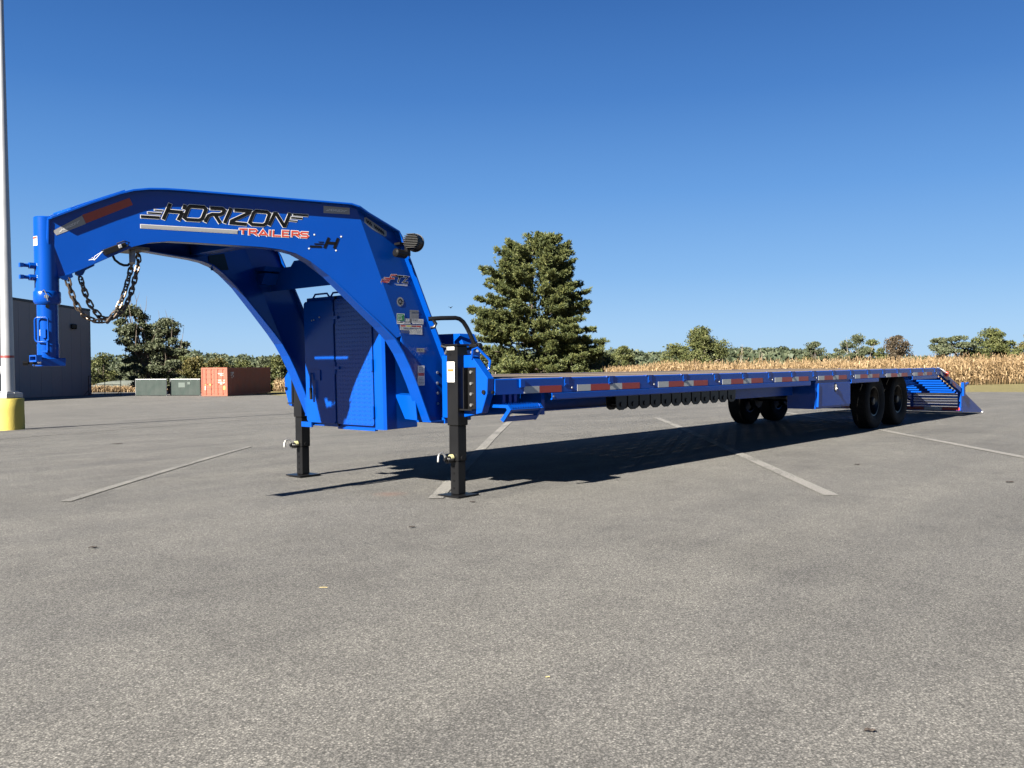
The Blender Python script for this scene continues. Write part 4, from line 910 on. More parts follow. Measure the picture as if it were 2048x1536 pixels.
wbox(-.04, .0, -.1, .04, g0-.4, 6.27, name='corner_trim', m=WALLM)
lp = wbox(1.9, 2.5, .0, .30, 4.55, 5.0, name='wall_light', m=BLACK, bevel=.08)

# ------------------------------------------------------------------ gate frame, screened panels, container
def P3s(r, d, h): x, y = site(r, d); return Vector((x, y, float(G(x, y))+h))
q0 = P3s(-38.3, 79.2, 0); q1 = P3s(-35.4, 79.2, 0)
GT = empty('gate_frame', tuple((q0+q1)/2), 'open black steel gate frame beside the warehouse corner', 'gate')
def bar3(a, b, r_, name, m, par, seg=8): return MB().tube([a, b], r_, seg).build(name, m, par, smooth=True)
for t in (0, .5, 1): p = q0.lerp(q1, t); bar3(p+Vector((0, 0, -.05)), p+Vector((0, 0, 1.74)), .035, 'post', BLACK, GT)
for z_ in (1.74, .95, .12): bar3(q0+Vector((0, 0, z_)), q1+Vector((0, 0, z_)), .025, 'rail', BLACK, GT)
bar3(q0+Vector((-.45, 0, 0)), q0+Vector((0, 0, .45)), .025, 'brace', BLACK, GT); bar3(q1+Vector((-.45, 0, 0)), q1+Vector((0, 0, .45)), .025, 'brace', BLACK, GT)
WIRE = mat('wire_mesh', (.02, .02, .022), .6)
mb = MB()
for i in range(1, 24):
    p = q0.lerp(q1, i/24); mb.tube([p+Vector((0, 0, .12)), p+Vector((0, 0, 1.72))], .005, 4)
for i in range(1, 12): mb.tube([q0+Vector((0, 0, .12+.14*i)), q1+Vector((0, 0, .12+.14*i))], .005, 4)
mb.build('wire_infill', WIRE, GT, kind='stuff')
SCREEN = mat('green_privacy_mesh', (.005, .0135, .0115), .8, 0, .12, 2, .3, 60); SCREEN2 = mat('grey_print', (.045, .06, .055), .8)
for i, (ra, rb, lb) in enumerate(((-33.1, -30.25, 'green screened panel nearer the leaning tree'), (-30.05, -27.3, 'green screened panel beside the orange container'))):
    a = P3s(ra, 77, 0); b = P3s(rb, 76.6, 0); o = empty('screen_panel', tuple((a+b)/2), lb, 'fence panel', 'green screened panels')
    for p in (a, b): bar3(p+Vector((0, 0, -.05)), p+Vector((0, 0, 1.5)), .04, 'post', GALV, o)
    bar3(a+Vector((0, 0, 1.44)), b+Vector((0, 0, 1.44)), .022, 'top_rail', GALV, o)
    n = 16; mb = MB()
    for k in range(n+1):
        p = a.lerp(b, k/n); off = -FW*(.05+.012*math.sin(k*1.7)); mb.v += [tuple(p+off+Vector((0, 0, .04))), tuple(p+off+Vector((0, 0, 1.43-.02*math.sin(math.pi*k/n))))]
        if k: mb.f.append((2*k-2, 2*k, 2*k+1, 2*k-1))
    mb.build('screen', SCREEN, o)
    if i:
        for (u0, u1, z0, z1) in ((.28, .50, .72, 1.15), (.58, .68, .98, 1.2)):
            mb = MB(); A_, B_ = a.lerp(b, u0)-FW*.075, a.lerp(b, u1)-FW*.075
            mb.add([tuple(A_+Vector((0, 0, z0))), tuple(B_+Vector((0, 0, z0))), tuple(B_+Vector((0, 0, z1))), tuple(A_+Vector((0, 0, z1)))], [(0, 1, 2, 3)]); mb.build('panel_sign', SCREEN2, o)
CORG = mat('orange_container_paint', (.170, .033, .011), .55, 0, .18, 1.5, .1, 30); CDK = mat('container_gasket', (.05, .018, .012), .7)
k0 = P3s(-24.18, 74.33, .02); ex = (-RT*.994+FW*.11).normalized(); ey = (RT*.11+FW*.994).normalized(); CW, CL, CH = 2.30, 9.6, 2.42
CT = empty('shipping_container', tuple(k0+ex*CW/2+ey*CL/2), 'weathered orange steel shipping container with its doors in the sun', 'container')
def kp(u, v, z): return tuple(k0+ex*u+ey*v+Vector((0, 0, z)))
def kbox(u0, u1, v0, v1, z0, z1, name, m, par, bevel=0):
    mb = MB(); mb.add([kp(u, v, z) for z in (z0, z1) for v in (v0, v1) for u in (u0, u1)], [(0, 2, 3, 1), (4, 5, 7, 6), (0, 1, 5, 4), (2, 6, 7, 3), (0, 4, 6, 2), (1, 3, 7, 5)]); return mb.build(name, m, par, bevel)
for u in (0, CW-.1): kbox(u, u+.1, 0, .12, 0, CH, 'corner_post', CORG, CT); kbox(u, u+.1, CL-.12, CL, 0, CH, 'corner_post', CORG, CT)
kbox(.1, CW-.1, .01, .11, 0, .13, 'sill', CORG, CT); kbox(.1, CW-.1, .01, .11, CH-.13, CH, 'header', CORG, CT); kbox(.02, CW-.02, .12, CL-.12, CH-.05, CH-.01, 'roof', CORG, CT)
def corr(u_in, u_out):
    mb = MB(); n = 34; L0 = .12; st = (CL-.24)/n; V = []
    for i in range(n):
        b = L0+i*st
        for f_, u in ((0, u_out), (.25, u_in), (.5, u_in), (.75, u_out)): V.append((u, b+f_*st))
    V.append((u_out, CL-.12)); 
    for i, (u, v) in enumerate(V):
        mb.v += [kp(u, v, .12), kp(u, v, CH-.1)]
        if i: mb.f.append((2*i-2, 2*i, 2*i+1, 2*i-1))
    return mb.build('side_wall', CORG, CT)
sw = corr(.045, .01); corr(CW-.045, CW-.01); kbox(0, .05, .12, CL-.12, 0, .13, 'bottom_rail', CORG, CT); kbox(0, .05, .12, CL-.12, CH-.1, CH, 'top_rail', CORG, CT); kbox(.1, CW-.1, CL-.1, CL-.05, .1, CH-.1, 'end_wall', CORG, CT)
CWHT = mat('container_white_mark', (.42, .38, .34), .6); CYEL = mat('container_yellow_mark', (.55, .36, .05), .6)
for u0 in (.12, CW/2+.01):
    dr = kbox(u0, u0+CW/2-.13, .03, .07, .14, CH-.14, 'door', CORG, CT)
    for i in range(5): kbox(u0+.06, u0+CW/2-.19, .018, .03, .22+.42*i, .50+.42*i, 'door_panel', CORG, dr, .008)
    for f_ in (.28, .72):
        u = u0+f_*(CW/2-.13); MB().tube([kp(u, .0, .08), kp(u, .0, CH-.08)], .022, 8).build('lock_rod', CORG, dr, smooth=True)
        kbox(u-.15, u+.04, -.02, .0, 1.0, 1.05, 'lock_handle', CORG, dr)
        for z_ in (.16, 1.3, CH-.2): kbox(u-.05, u+.05, -.005, .03, z_, z_+.07, 'rod_bracket', CORG, dr)
def mark(u0, u1, z0, z1, m): kbox(u0, u1, -.001, .017, z0, z1, 'marking', m, CT)
for u, z_, w_ in ((.35, 1.86, .5), (.35, 1.72, .3), (.25, 1.30, .22), (.55, 1.30, .3), (.25, 1.12, .55), (.3, 1.0, .35)):
    x = u
    while x < u+w_: kbox(x, x+.05, .012, .0185, z_, z_+.09, 'marking', CWHT, CT); x += .075
kbox(.20, .42, .010, .0175, .55, .85, 'marking', CYEL, CT); kbox(1.88, 2.0, .010, .0175, .52, .85, 'marking', CWHT, CT); kbox(1.85, 1.95, .010, .0175, .92, 1.05, 'marking', CYEL, CT); kbox(1.42, 1.58, .010, .0175, .92, 1.04, 'marking', CYEL, CT)
for i, (v, z_) in enumerate(((.75, 1.9), (.75, 1.7), (1.05, 1.9), (1.05, 1.75), (.9, 1.5), (1.2, 1.9), (1.2, 1.6))): kbox(-.003, .012, v, v+.12, z_, z_+.14, 'marking', CWHT, CT)

# ------------------------------------------------------------------ vegetation builders
def quads(C_, a, b):
    """leaf quads from centres and two half axes"""
    n = len(C_); V = np.stack([C_-a-b, C_+a-b, C_+a+b, C_-a+b], 1).reshape(-1, 3); return V, np.arange(4*n).reshape(n, 4)
def randdir(n):
    v = rng.normal(size=(n, 3)); return v/np.linalg.norm(v, axis=1, keepdims=True)
def leaves(C_, size, aspect=.6, up=0.):
    n = len(C_); nrm = randdir(n); nrm[:, 2] += up; nrm /= np.linalg.norm(nrm, axis=1, keepdims=True)
    t = randdir(n); a = np.cross(nrm, t); a /= np.linalg.norm(a, axis=1, keepdims=True)+1e-9; b = np.cross(nrm, a)
    s = (size*rng.uniform(.6, 1.3, n))[:, None]; return quads(C_, a*s*.5, b*s*.5*aspect)
def tree(name, r, d, H, hw, m, label, group, nclump=46, nleaf=4200, leaf=.26, flat=1., lean=(0, 0), low=.12, top=1., bark=None, gap=.1, cat='tree', seed=None, layers=False, bare=0):
    g = np.random.default_rng(seed if seed is not None else int(abs(r*131+d*17)))
    bx, by, bz = sp3(r, d); T = empty(name, (bx, by, bz), label, cat, group)
    ln = np.array([RT.x*lean[0]+FW.x*lean[1], RT.y*lean[0]+FW.y*lean[1], 0.])
    base = np.array([bx, by, bz]); mb = MB(); cl = []
    # clump centres fill an egg-shaped crown
    k = 0
    while len(cl) < nclump and k < 4000:
        k += 1; p = g.uniform(-1, 1, 3); z = low+(top-low)*(p[2]*.5+.5); t = (z-low)/(1-low)
        prof = math.sin(math.pi*min(1, max(0, .10+.86*t))**.85)**.7
        if layers: z = low+round((z-low)*6)/6*(1-low)+g.normal()*.015
        rr = math.hypot(p[0], p[1])
        if rr > 1 or rr < .25*g.random(): continue
        c = base+ln*z*H+np.array([p[0]*hw*.86*prof, p[1]*hw*.86*prof, z*H*.93]); cl.append(c)
    cl = np.array(cl)
    fork = base+ln*.25*H+np.array([0, 0, .25*H])
    r0 = .03*H
    mb.tube([tuple(base-np.array([0, 0, .1])), tuple(base*.5+fork*.5+g.normal(size=3)*.05), tuple(fork)], [r0, r0*.8, r0*.6], 8)
    for c in cl[::2]:
        mid = fork*.5+c*.5+np.array([0, 0, .06*H])+g.normal(size=3)*.05*H*.3; mb.tube([tuple(fork+g.normal(size=3)*.05), tuple(mid), tuple(c)], [r0*.38, r0*.22, r0*.06], 5)
    for i in range(bare):
        c = cl[g.integers(len(cl))]; e = c+np.array([g.normal()*.3, g.normal()*.3, g.uniform(.5, 1.1)])*hw*.5; e[2] = min(e[2]+.2*H, bz+H*1.08); mb.tube([tuple(c), tuple((c+e)/2+g.normal(size=3)*.08), tuple(e)], [r0*.16, r0*.1, r0*.03], 4)
    mb.build('trunk', bark or BARK, T, smooth=True)
    keep = g.random(len(cl)) > gap; cl = cl[keep]
    per = int(nleaf*2.3)//len(cl); leaf = leaf*.66; cr = hw*.29*g.uniform(.5, 1.4, len(cl))
    v = g.normal(size=(len(cl), per, 3)); v /= np.linalg.norm(v, axis=2, keepdims=True); rad = g.random((len(cl), per, 1))**.45*(1+.35*(g.random((len(cl), per, 1))**6))
    C_ = cl[:, None, :]+v*rad*cr[:, None, None]*np.array([1, 1, .62*flat])
    C_ = C_.reshape(-1, 3); C_[:, 2] = np.maximum(C_[:, 2], bz+.05)
    V, F = leaves(C_, leaf, .7, .35); fastmesh('crown', V, F, m, T); return T

# ------------------------------------------------------------------ the big pine
def pine(r, d, H):
    bx, by, bz = sp3(r, d); T = empty('pine_tree', (bx, by, bz), 'tall broad pine tree standing behind the middle of the trailer deck', 'tree'); g = np.random.default_rng(11)
    base = np.array([bx, by, bz]); rt = np.array([RT.x, RT.y, 0]); fw = np.array([FW.x, FW.y, 0]); mb = MB()
    PL = [(.10, 7.4), (.16, 7.9), (.22, 8.3), (.29, 8.1), (.35, 8.4), (.41, 7.2), (.48, 7.0), (.54, 7.4), (.60, 5.9), (.68, 6.2), (.74, 5.0), (.80, 4.6), (.86, 4.0), (.92, 2.9), (.965, 1.9), (1.0, .4)]
    PR = [(.10, 6.6), (.16, 7.0), (.22, 6.9), (.29, 6.6), (.35, 6.4), (.41, 5.6), (.48, 5.2), (.54, 5.0), (.60, 5.0), (.68, 4.4), (.74, 3.8), (.80, 3.4), (.86, 2.9), (.92, 2.1), (.965, 1.3), (1.0, .3)]
    tip = base+np.array([0, 0, H])
    trunks = [[base+rt*.0, base+rt*.2+[0, 0, .22*H], base+rt*.25+[0, 0, .5*H], base+rt*.15+[0, 0, .98*H]], [base+rt*.05+[0, 0, .10*H], base-rt*.7+[0, 0, .25*H], base-rt*1.35+[0, 0, .5*H], base-rt*1.0+[0, 0, .92*H]]]
    mb.tube([tuple(p) for p in trunks[0]], [.42, .30, .2, .04], 10); mb.tube([tuple(p) for p in trunks[1]], [.3, .22, .14, .03], 8)
    tu, td = [], []
    nb = 175
    for i in range(nb):
        h = .085+.905*((i+g.random())/nb)**.92; az = i*2.39996+g.normal()*.7
        ca, sa = math.cos(az), math.sin(az); side = rt*ca+fw*sa
        L = np.interp(h, *zip(*(PR if ca > 0 else PL))); Lf = np.interp(h, *zip(*PR)); L = (abs(ca)*L+(1-abs(ca))*Lf*.95)*g.uniform(.68, 1.03)
        tk = trunks[1] if (ca < -.2 and .15 < h < .9) else trunks[0]
        t = h*(len(tk)-1)*.999; zz = np.array([p[2]-bz for p in tk])/H; xx = np.array(tk); st = np.array([np.interp(h, zz, xx[:, q]) for q in range(3)]); 
        rise = (-.05+.50*h**1.5)*L+g.normal()*.15; sag = .10*L*(1-h)
        pts = []
        for q in np.linspace(0, 1, 6):
            p = st+side*L*q+np.array([0, 0, rise*q**1.6-sag*math.sin(math.pi*q)*.7]); pts.append(p)
        top_z = bz+H*1.0
        for p in pts: p[2] = min(p[2], top_z)
        mb.tube([tuple(p) for p in pts], [.075*(1-h)+.03, .06*(1-h)+.025, .045, .03, .02, .01], 5)
        ns = int(9+L*5.6)
        for s in range(ns):
            q = g.uniform(.16, 1.0)**.75; p = np.array([np.interp(q, np.linspace(0, 1, 6), [a[k] for a in pts]) for k in range(3)])
            sd_ = np.cross(side, [0, 0, 1.]); sl = (1.05-q)*L*.42*g.uniform(.3, 1.0)+.12; sgn = g.choice([-1, 1]); dv = side*.75+sd_*sgn*g.uniform(.35, 1.0)+np.array([0, 0, g.uniform(.0, .38)]); dv /= np.linalg.norm(dv)
            e = p+dv*sl
            if g.random() < .35: mb.tube([tuple(p), tuple(e)], [.014, .006], 3, caps=False)
            for u in np.linspace(.45, 1, 3+int(sl*3)):
                tu.append(p+(e-p)*u+g.normal(size=3)*.11); td.append(dv*.6+np.array([0, 0, .5])+g.normal(size=3)*.22)
    # tufts crowding the leaders
    for i in range(190):
        h = g.uniform(.80, 1.0); a = g.uniform(0, 6.28); rr = g.random()**.6*np.interp(h, *zip(*PR))*1.0; p = base+rt*(math.cos(a)*rr-.35)+fw*math.sin(a)*rr+np.array([0, 0, h*H-.35*rr*.5]); tu.append(p); td.append(np.array([0, 0, 1.])+g.normal(size=3)*.25)
    for i in range(760):
        h = g.uniform(.10, .97); a = g.uniform(0, 6.28); pr_ = np.interp(h, *zip(*(PR if math.cos(a) > 0 else PL))); rr = g.random()**.8*pr_*.62; p = base+rt*(math.cos(a)*rr-.4)+fw*math.sin(a)*rr+np.array([0, 0, h*H])+g.normal(size=3)*.2
        dv = rt*math.cos(a)+fw*math.sin(a)
        for q in range(3): tu.append(p+g.normal(size=3)*.22); td.append(dv*.7+np.array([0, 0, .5])+g.normal(size=3)*.3)
    tu = np.array(tu); td = np.array(td); td /= np.linalg.norm(td, axis=1, keepdims=True)
    nbld = 11; n = len(tu); D = np.repeat(td, nbld, 0)+g.normal(size=(n*nbld, 3))*.42; D /= np.linalg.norm(D, axis=1, keepdims=True)
    Ln = g.uniform(.22, .42, n*nbld)[:, None]; C_ = np.repeat(tu, nbld, 0)+D*Ln*.5
    W_ = np.cross(D, randdir(n*nbld)); W_ /= np.linalg.norm(W_, axis=1, keepdims=True)
    V, F = quads(C_, D*Ln*.5, W_*.030); fastmesh('crown', V, F, F_PINE, T); mb.build('trunk', BARK, T, smooth=True)
pine(3.55, 95.3, 16.7)

# ------------------------------------------------------------------ trees one can tell apart
GA = 'trees beyond the corn field'; GB = 'scrub trees at the left edge of the lot'; GC = 'bushes under the pine'
tree('oak_tree', 28.6, 130, 8.3, 4.3, F_OAK, 'round green tree standing alone above the corn, its pale trunk showing', GA, 60, 7000, .30, bark=PALEBARK, seed=3)
tree('oak_tree', 25.0, 134, 5.7, 3.0, F_OAK, 'low green tree at the left foot of the round lone tree', GA, 34, 3000, .3, seed=4)
tree('oak_tree', 48.5, 140, 6.4, 2.5, F_GREY, 'small grey green tree with two knobs, left of the long tree row', GA, 36, 3400, .28, seed=5)
tree('oak_tree', 52.0, 140, 5.2, 1.5, F_GREY, 'thin wispy tree just left of the long tree row', GA, 20, 900, .24, seed=6, gap=.3, bare=6)
tree('oak_tree', 47.0, 120, 6.6, 2.7, F_GREY, 'first tree of the right-hand row, loose grey green with a pale leaning stem', GA, 44, 3600, .24, bark=PALEBARK, seed=7, gap=.2, bare=8)
tree('oak_tree', 50.2, 122, 6.0, 2.1, F_OAK, 'dark narrow tree squeezed between the loose grey one and the reddish one', GA, 36, 3400, .26, seed=8)
tree('oak_tree', 54.6, 124, 6.8, 2.9, F_RED, 'tree with brownish turning leaves in the right-hand row', GA, 46, 4000, .26, seed=9, gap=.15)
tree('oak_tree', 58.6, 120, 5.9, 2.6, F_GREY, 'lower lobe of grey green foliage right of the brownish tree', GA, 34, 3000, .26, seed=10)
tree('oak_tree', 60.6, 119, 7.6, 2.9, F_GREY, 'tall open tree with flat leaf layers and sky gaps', GA, 40, 3200, .26, .6, seed=12, gap=.28, layers=True, bark=BARK, low=.3)
tree('oak_tree', 64.8, 118, 6.6, 3.7, F_OAK, 'wide rounded deep green tree near the right edge of the picture', GA, 60, 6500, .27, seed=13)
tree('oak_tree', 70.6, 119, 6.2, 2.4, F_LIME, 'last tree at the right edge of the picture, warmer green', GA, 40, 3400, .27, seed=14)
tree('oak_tree', 76.5, 121, 6.6, 3.2, F_OAK, 'green tree just past the right edge of the row', GA, 40, 3000, .28, seed=15)
tree('oak_tree', 21.4, 170, 6.4, 2.9, F_OAK, 'small dark tree between the pine and the lone round tree', GA, 36, 3000, .34, seed=16)
tree('bare_tree', 33.6, 128, 5.2, 1.0, F_LIME, 'pale leafless sapling right of the lone round tree', GA, 12, 120, .22, seed=17, bark=PALEBARK, bare=10, gap=.2)
tree('bare_tree', 36.2, 128, 5.0, .9, F_LIME, 'second pale leafless sapling, further right of the lone round tree', GA, 12, 120, .22, seed=18, bark=PALEBARK, bare=10, gap=.2)
tree('shrub', 38.5, 112, 3.3, 2.6, F_LIME, 'yellow green shrub showing just above the corn', GA, 24, 2200, .24, cat='shrub', seed=19)
# the leaning two-headed tree by the screened panels
tree('leaning_tree', -34.1, 83, 8.9, 2.3, F_GREY, 'taller left head of the leaning tree with bare twigs', GB, 70, 8200, .22, .8, lean=(-.24, 0), low=.10, seed=21, gap=.06, bare=16)
tree('leaning_tree', -32.6, 83.5, 7.4, 2.3, F_GREY, 'rounder right head of the leaning tree above the green panels', GB, 64, 7600, .22, .8, lean=(-.05, 0), low=.06, seed=22, gap=.06, bare=16)
for i, (r, d, H, hw, m, lb) in enumerate(((-48.6, 104, 4.4, 2.9, F_OAK, 'scrub tree right against the warehouse corner'), (-44.6, 105, 4.5, 2.9, F_GREY, 'grey green scrub tree behind the black gate'),
        (-39.6, 104, 4.3, 2.7, F_OAK, 'scrub tree just left of the leaning tree foot'), (-34.2, 95, 3.6, 2.4, F_LIME, 'yellowish scrub tree above the second green panel'),
        (-31.0, 92, 3.5, 2.2, F_LIME, 'yellowish scrub tree behind the container doors'), (-28.9, 93, 3.4, 2.1, F_OAK, 'green scrub tree behind the middle of the container'),
        (-27.4, 96, 3.9, 2.2, F_GREY, 'taller grey green scrub tree above the container roof'), (-25.2, 95, 3.8, 2.0, F_OAK, 'green scrub tree at the far end of the container'), (-22.6, 99, 4.2, 2.2, F_OAK, 'scrub tree seen through the blue neck arch'), (-19.5, 101, 4.3, 2.4, F_GREY, 'scrub tree hidden partly by the far blue neck web'))):
    tree('scrub_tree', r, d, H, hw, m, lb, GB, 34, 3000, .23, seed=40+i, low=.05)
for i, (r, d, H, hw, m, lb) in enumerate(((-2.4, 96, 4.3, 2.7, F_OAK, 'dark bush left of the pine trunk'), (.2, 92, 3.7, 2.2, F_PINE, 'pine coloured bush against the left of the pine trunk'), (6.4, 92, 3.9, 2.3, F_PINE, 'pine coloured bush right of the pine trunk'),
        (8.6, 97, 4.5, 2.5, F_PINE, 'dark bush at the right skirt of the pine'), (11.0, 105, 3.9, 2.2, F_OAK, 'low bush further right of the pine beside the corn'), (-5.2, 104, 3.6, 2.4, F_OAK, 'bush behind the black handrail'), (3.2, 101, 4.0, 2.6, F_PINE, 'bush directly behind the pine trunk'))):
    tree('bush', r, d, H, hw, m, lb, GC, 34, 3000, .22, seed=60+i, low=.04, cat='bush')

# ------------------------------------------------------------------ far wooded hills
HX = np.array([-400, 60, 180, 230, 330, 380, 405, 430, 470, 520, 560, 700, 900, 1100, 1200, 1215, 1260, 1300, 1345, 1420, 1465, 1500, 1550, 1590, 1620, 1680, 1720, 1850, 2048, 2500])
HY = np.array([716, 716, 718, 716, 706, 700, 703, 708, 712, 713, 714, 712, 708, 704, 702, 699, 702, 704, 705, 700, 696, 696, 697, 700, 704, 712, 714, 712, 712, 712])
hc = []; g = np.random.default_rng(5)
ridge = []
for D, dy in ((330, 0), (285, 5), (240, 10), (200, 14)):
    for px in np.arange(-260, 2400, 19*330/D*.55):
        px = px+g.normal()*5; y = np.interp(px, HX, HY)+dy+g.normal()*1.6; r = (px-1024)/1750.66*D; hor = 731.4-.0085*(px-1024); z = CZ+(hor-y)/1750.66*D
        hc.append((r, D+g.normal()*9, z, g.uniform(3.2, 5.2)))
hc = np.array(hc); n = len(hc); per = 240
X = CX+RT.x*hc[:, 0]+FW.x*hc[:, 1]; Y = CY+RT.y*hc[:, 0]+FW.y*hc[:, 1]; cen = np.stack([X, Y, hc[:, 2]-hc[:, 3]*.8], 1)
v = g.normal(size=(n, per, 3)); v[..., 2] = np.abs(v[..., 2])*1.0-.35; v /= np.linalg.norm(v, axis=2, keepdims=True)
C_ = (cen[:, None]+v*hc[:, None, None, 3]*g.uniform(.72, 1.02, (n, per, 1))*np.array([1, 1, .85])).reshape(-1, 3)
V, F = leaves(C_, .8, .75, .5); fastmesh('far_woods', V, F, F_FAR, None, 'stuff', 'green wooded ridge along the horizon', category='woods')
HILL = grassmat('hill_ground', (.016, .022, .010), (.026, .032, .014), (.014, .018, .009), .05)
mb = MB(); cols = np.arange(-420, 2560, 40)
for i, px in enumerate(cols):
    for j, (D, dy) in enumerate(((180, 60), (200, 20), (240, 15), (285, 9), (335, 3), (420, 30))):
        y = np.interp(px, HX, HY)+dy; r = (px-1024)/1750.66*D; hor = 731.4-.0085*(px-1024); z = CZ+(hor-y)/1750.66*D-(1.5 if j else 6); x_, y_ = site(r, D); mb.v.append((x_, y_, z if j < 5 else -8))
    if i:
        for j in range(5): b = 6*(i-1)+j; mb.f.append((b, b+6, b+7, b+1))
mb.build('hills', HILL, None, smooth=True, label='low hills behind the fields', kind='structure')

# ------------------------------------------------------------------ standing dry corn
def corn(front, depth, name, label, hmin, hmax, sp, rowsp, m, thin=1.):
    g = np.random.default_rng(3); P = []
    fr = np.array(front, float); seg = np.concatenate([[0], np.cumsum(np.linalg.norm(np.diff(fr, axis=0), axis=1))])
    k = 0; dd = 0
    while dd < depth:
        dens = sp*(1+.035*k); m_ = int(seg[-1]/dens); t = (np.arange(m_)+g.random(m_))*dens
        r = np.interp(t, seg, fr[:, 0])+g.normal(size=m_)*.04; d = np.interp(t, seg, fr[:, 1])+dd+g.normal(size=m_)*.07
        P.append(np.stack([r, d], 1)); dd += rowsp*(1+.05*k); k += 1
    P = np.concatenate(P); n = len(P); X = CX+RT.x*P[:, 0]+FW.x*P[:, 1]; Y = CY+RT.y*P[:, 0]+FW.y*P[:, 1]; Z = G(X, Y)-.03
    pat = 1+.06*np.sin(X*.31+Y*.2)+.05*np.sin(X*.83-Y*.5); H = g.uniform(hmin, hmax, n)*pat; B = np.stack([X, Y, Z], 1); Vs, Fs, off = [], [], 0
    lean = np.stack([g.normal(size=n)*.10, g.normal(size=n)*.10, np.zeros(n)], 1)
    def strip(p0, p1, wd):
        nonlocal off
        d_ = p1-p0; w_ = np.cross(d_, randdir(n)); w_ /= np.linalg.norm(w_, axis=1, keepdims=True)+1e-9; w_ = w_*wd
        V = np.stack([p0-w_, p0+w_, p1+w_*.6, p1-w_*.6], 1).reshape(-1, 3); Vs.append(V); Fs.append(np.arange(4*n).reshape(n, 4)+off); off += 4*n
    tip = B+lean*H[:, None]+np.array([0, 0, 1.])*H[:, None]; strip(B, tip, .016)
    for q in range(8):
        h = g.uniform(.22, .95, n)[:, None]; p0 = B+(tip-B)*h; a = g.uniform(0, 6.283, n); dv = np.stack([np.cos(a), np.sin(a), np.zeros(n)], 1); L = g.uniform(.22, .48, n)[:, None]
        p1 = p0+dv*L*.5+np.array([0, 0, .10])*g.uniform(-.4, 1.2, (n, 1)); p2 = p1+dv*L*.32-np.array([0, 0, .34])*g.uniform(.3, 1.2, (n, 1)); strip(p0, p1, .035); strip(p1, p2, .035)
    a = g.uniform(0, 6.283, n); strip(tip, tip+np.stack([np.cos(a)*.07, np.sin(a)*.07, g.uniform(.08, .22, n)], 1), .02)
    return fastmesh(name, np.concatenate(Vs), np.concatenate(Fs), m, None, 'stuff', label, category='corn')
corn([(66, 67), (40, 68.5), (26, 67.4), (18.6, 68.8), (15.6, 71.5), (13.8, 75), (11.6, 86), (9.6, 96), (6.0, 101)], 55, 'corn_field', 'ripe tan corn standing behind the trailer', 1.9, 2.35, .17, .76, F_CORN)
corn([(-24.5, 90), (-18, 88), (-9, 92)], 9, 'dry_weeds', 'tan dry weeds seen past the end of the container', 1.0, 1.45, .2, .5, F_CORN)
corn([(-48, 88), (-36, 91)], 7, 'dry_weeds', 'tan dry weeds behind the black gate', .45, .75, .2, .5, F_CORN)
MOUND = mat('grey_green_mound', (.085, .095, .080), .9, 0, .2, 1, .4, 8)
mx_, my_, mz_ = sp3(-43.0, 97); mb = MB(); mb.sphere((mx_, my_, mz_), 1., 24, 10, (4.2, 3.0, 1.15)); mb.build('gravel_mound', MOUND, None, smooth=True, label='low grey green mound seen through the black gate', kind='structure')
# fence posts and a sign post by the pine
for r, d, h, lb in ((-1.52, 80, 1.55, 'taller grey fence post left of the pine trunk'), (-.37, 80, .95, 'short grey fence post nearer the pine trunk')):
    x_, y_, z_ = sp3(r, d); o = MB().tube([(x_, y_, z_-.1), (x_+.02, y_, z_+h*.5), (x_+.03, y_, z_+h+.35)], [.055, .05, .045], 7).build('fence_post', POSTW, None, base=(x_, y_, z_), label=lb, category='post', group='fence posts by the pine')
x_, y_, z_ = sp3(8.65, 80)
o = empty('sign_post', (x_, y_, z_), 'thin pale post with a small white marker at the corn edge', 'post')
MB().tube([(x_, y_, z_), (x_, y_, z_+2.0)], .03, 6).build('post', POSTW, o); MB().box(x_-.08, x_+.08, y_-.02, y_+.02, z_+1.15, z_+1.6).build('marker', WHITE, o)
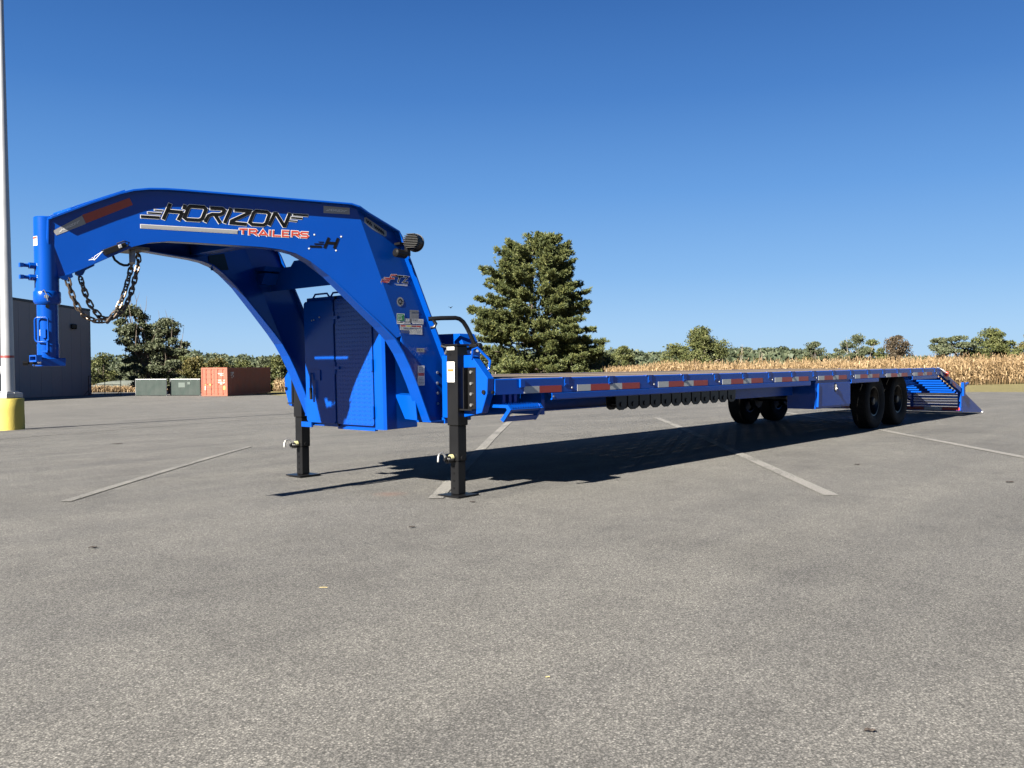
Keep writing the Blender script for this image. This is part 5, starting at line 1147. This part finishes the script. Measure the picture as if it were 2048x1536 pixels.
# a bird far off in the sky
c = Vector((CX, CY, CZ))+FW*60+RT*(-4.15)+Vector((0, 0, 4.0)); mb = MB()
mb.sphere(c, .05, 8, 6, (1.6, .8, .7)); mb.add([tuple(c+Vector((-.05, 0, .02))), tuple(c+Vector((.05, 0, .02))), tuple(c+Vector((.02, -.22, .09))), tuple(c+Vector((-.05, -.2, .08)))], [(0, 1, 2, 3)]); mb.add([tuple(c+Vector((-.05, 0, .02))), tuple(c+Vector((.05, 0, .02))), tuple(c+Vector((.02, .22, .09))), tuple(c+Vector((-.05, .2, .08)))], [(0, 1, 2, 3)])
mb.build('bird', BLACKV, None, label='tiny dark bird flying left of the pine top', category='bird')


# litter and wind-blown leaves on the paving
LEAF = mat('dead_leaf', (.022, .016, .012), .8); STRAW = mat('straw', (.30, .24, .10), .8)
def leaf(x, y, a, ln, m, lb, grp=None):
    mb = MB(); n = 7; z0 = float(G(x, y))
    for i in range(n):
        t = i/(n-1); w_ = ln*.32*math.sin(math.pi*min(1, .08+t*.92))+.001
        for s_ in (-1, 0, 1): mb.v.append((x+math.cos(a)*(t-.5)*ln-math.sin(a)*w_*s_, y+math.sin(a)*(t-.5)*ln+math.cos(a)*w_*s_, z0+.004+.004*abs(s_)+.003*math.sin(t*5)**2))
        if i: b = 3*(i-1); mb.f += [(b, b+3, b+4, b+1), (b+1, b+4, b+5, b+2)]
    return mb.build('dry_leaf', m, None, base=(x, y, z0), label=lb, category='leaf', group='dead leaves lying on the asphalt')
def straw(x, y, a, ln, lb):
    z0 = float(G(x, y)); MB().tube([(x-math.cos(a)*ln/2, y-math.sin(a)*ln/2, z0+.005), (x, y, z0+.006), (x+math.cos(a)*ln/2, y+math.sin(a)*ln/2, z0+.005)], .0013, 5).build('straw', STRAW, None, base=(x, y, z0), label=lb, category='straw', group='loose straws on the asphalt')
leaf(-2.60, .496, -.78, .045, LEAF, 'dark dead leaf alone on the open asphalt at the left')
leaf(-2.305, -3.514, -1.0, .028, LEAF, 'dark dead leaf nearest the viewer, at the lower right')
leaf(-1.11, -.404, -.75, .035, LEAF, 'dark dead leaf between the viewer and the near jack foot')
leaf(-.18, -.007, -.8, .04, LEAF, 'dark dead leaf just in front of the near jack foot')
leaf(3.72, -1.283, -.6, .06, LEAF, 'small dead leaf on the asphalt to the right of the middle bay line')
leaf(3.23, -2.667, -.6, .07, LEAF, 'dead leaf on the asphalt at the far right')
leaf(1.2, 8.69, -.75, .16, LEAF, 'dark leaf clump far left, between the yellow base and the far jack')
straw(-2.319, -1.178, -.78, .035, 'short yellow straw left of the picture centre')
straw(-2.539, -2.621, -.7, .014, 'tiny yellow straw low in the middle')
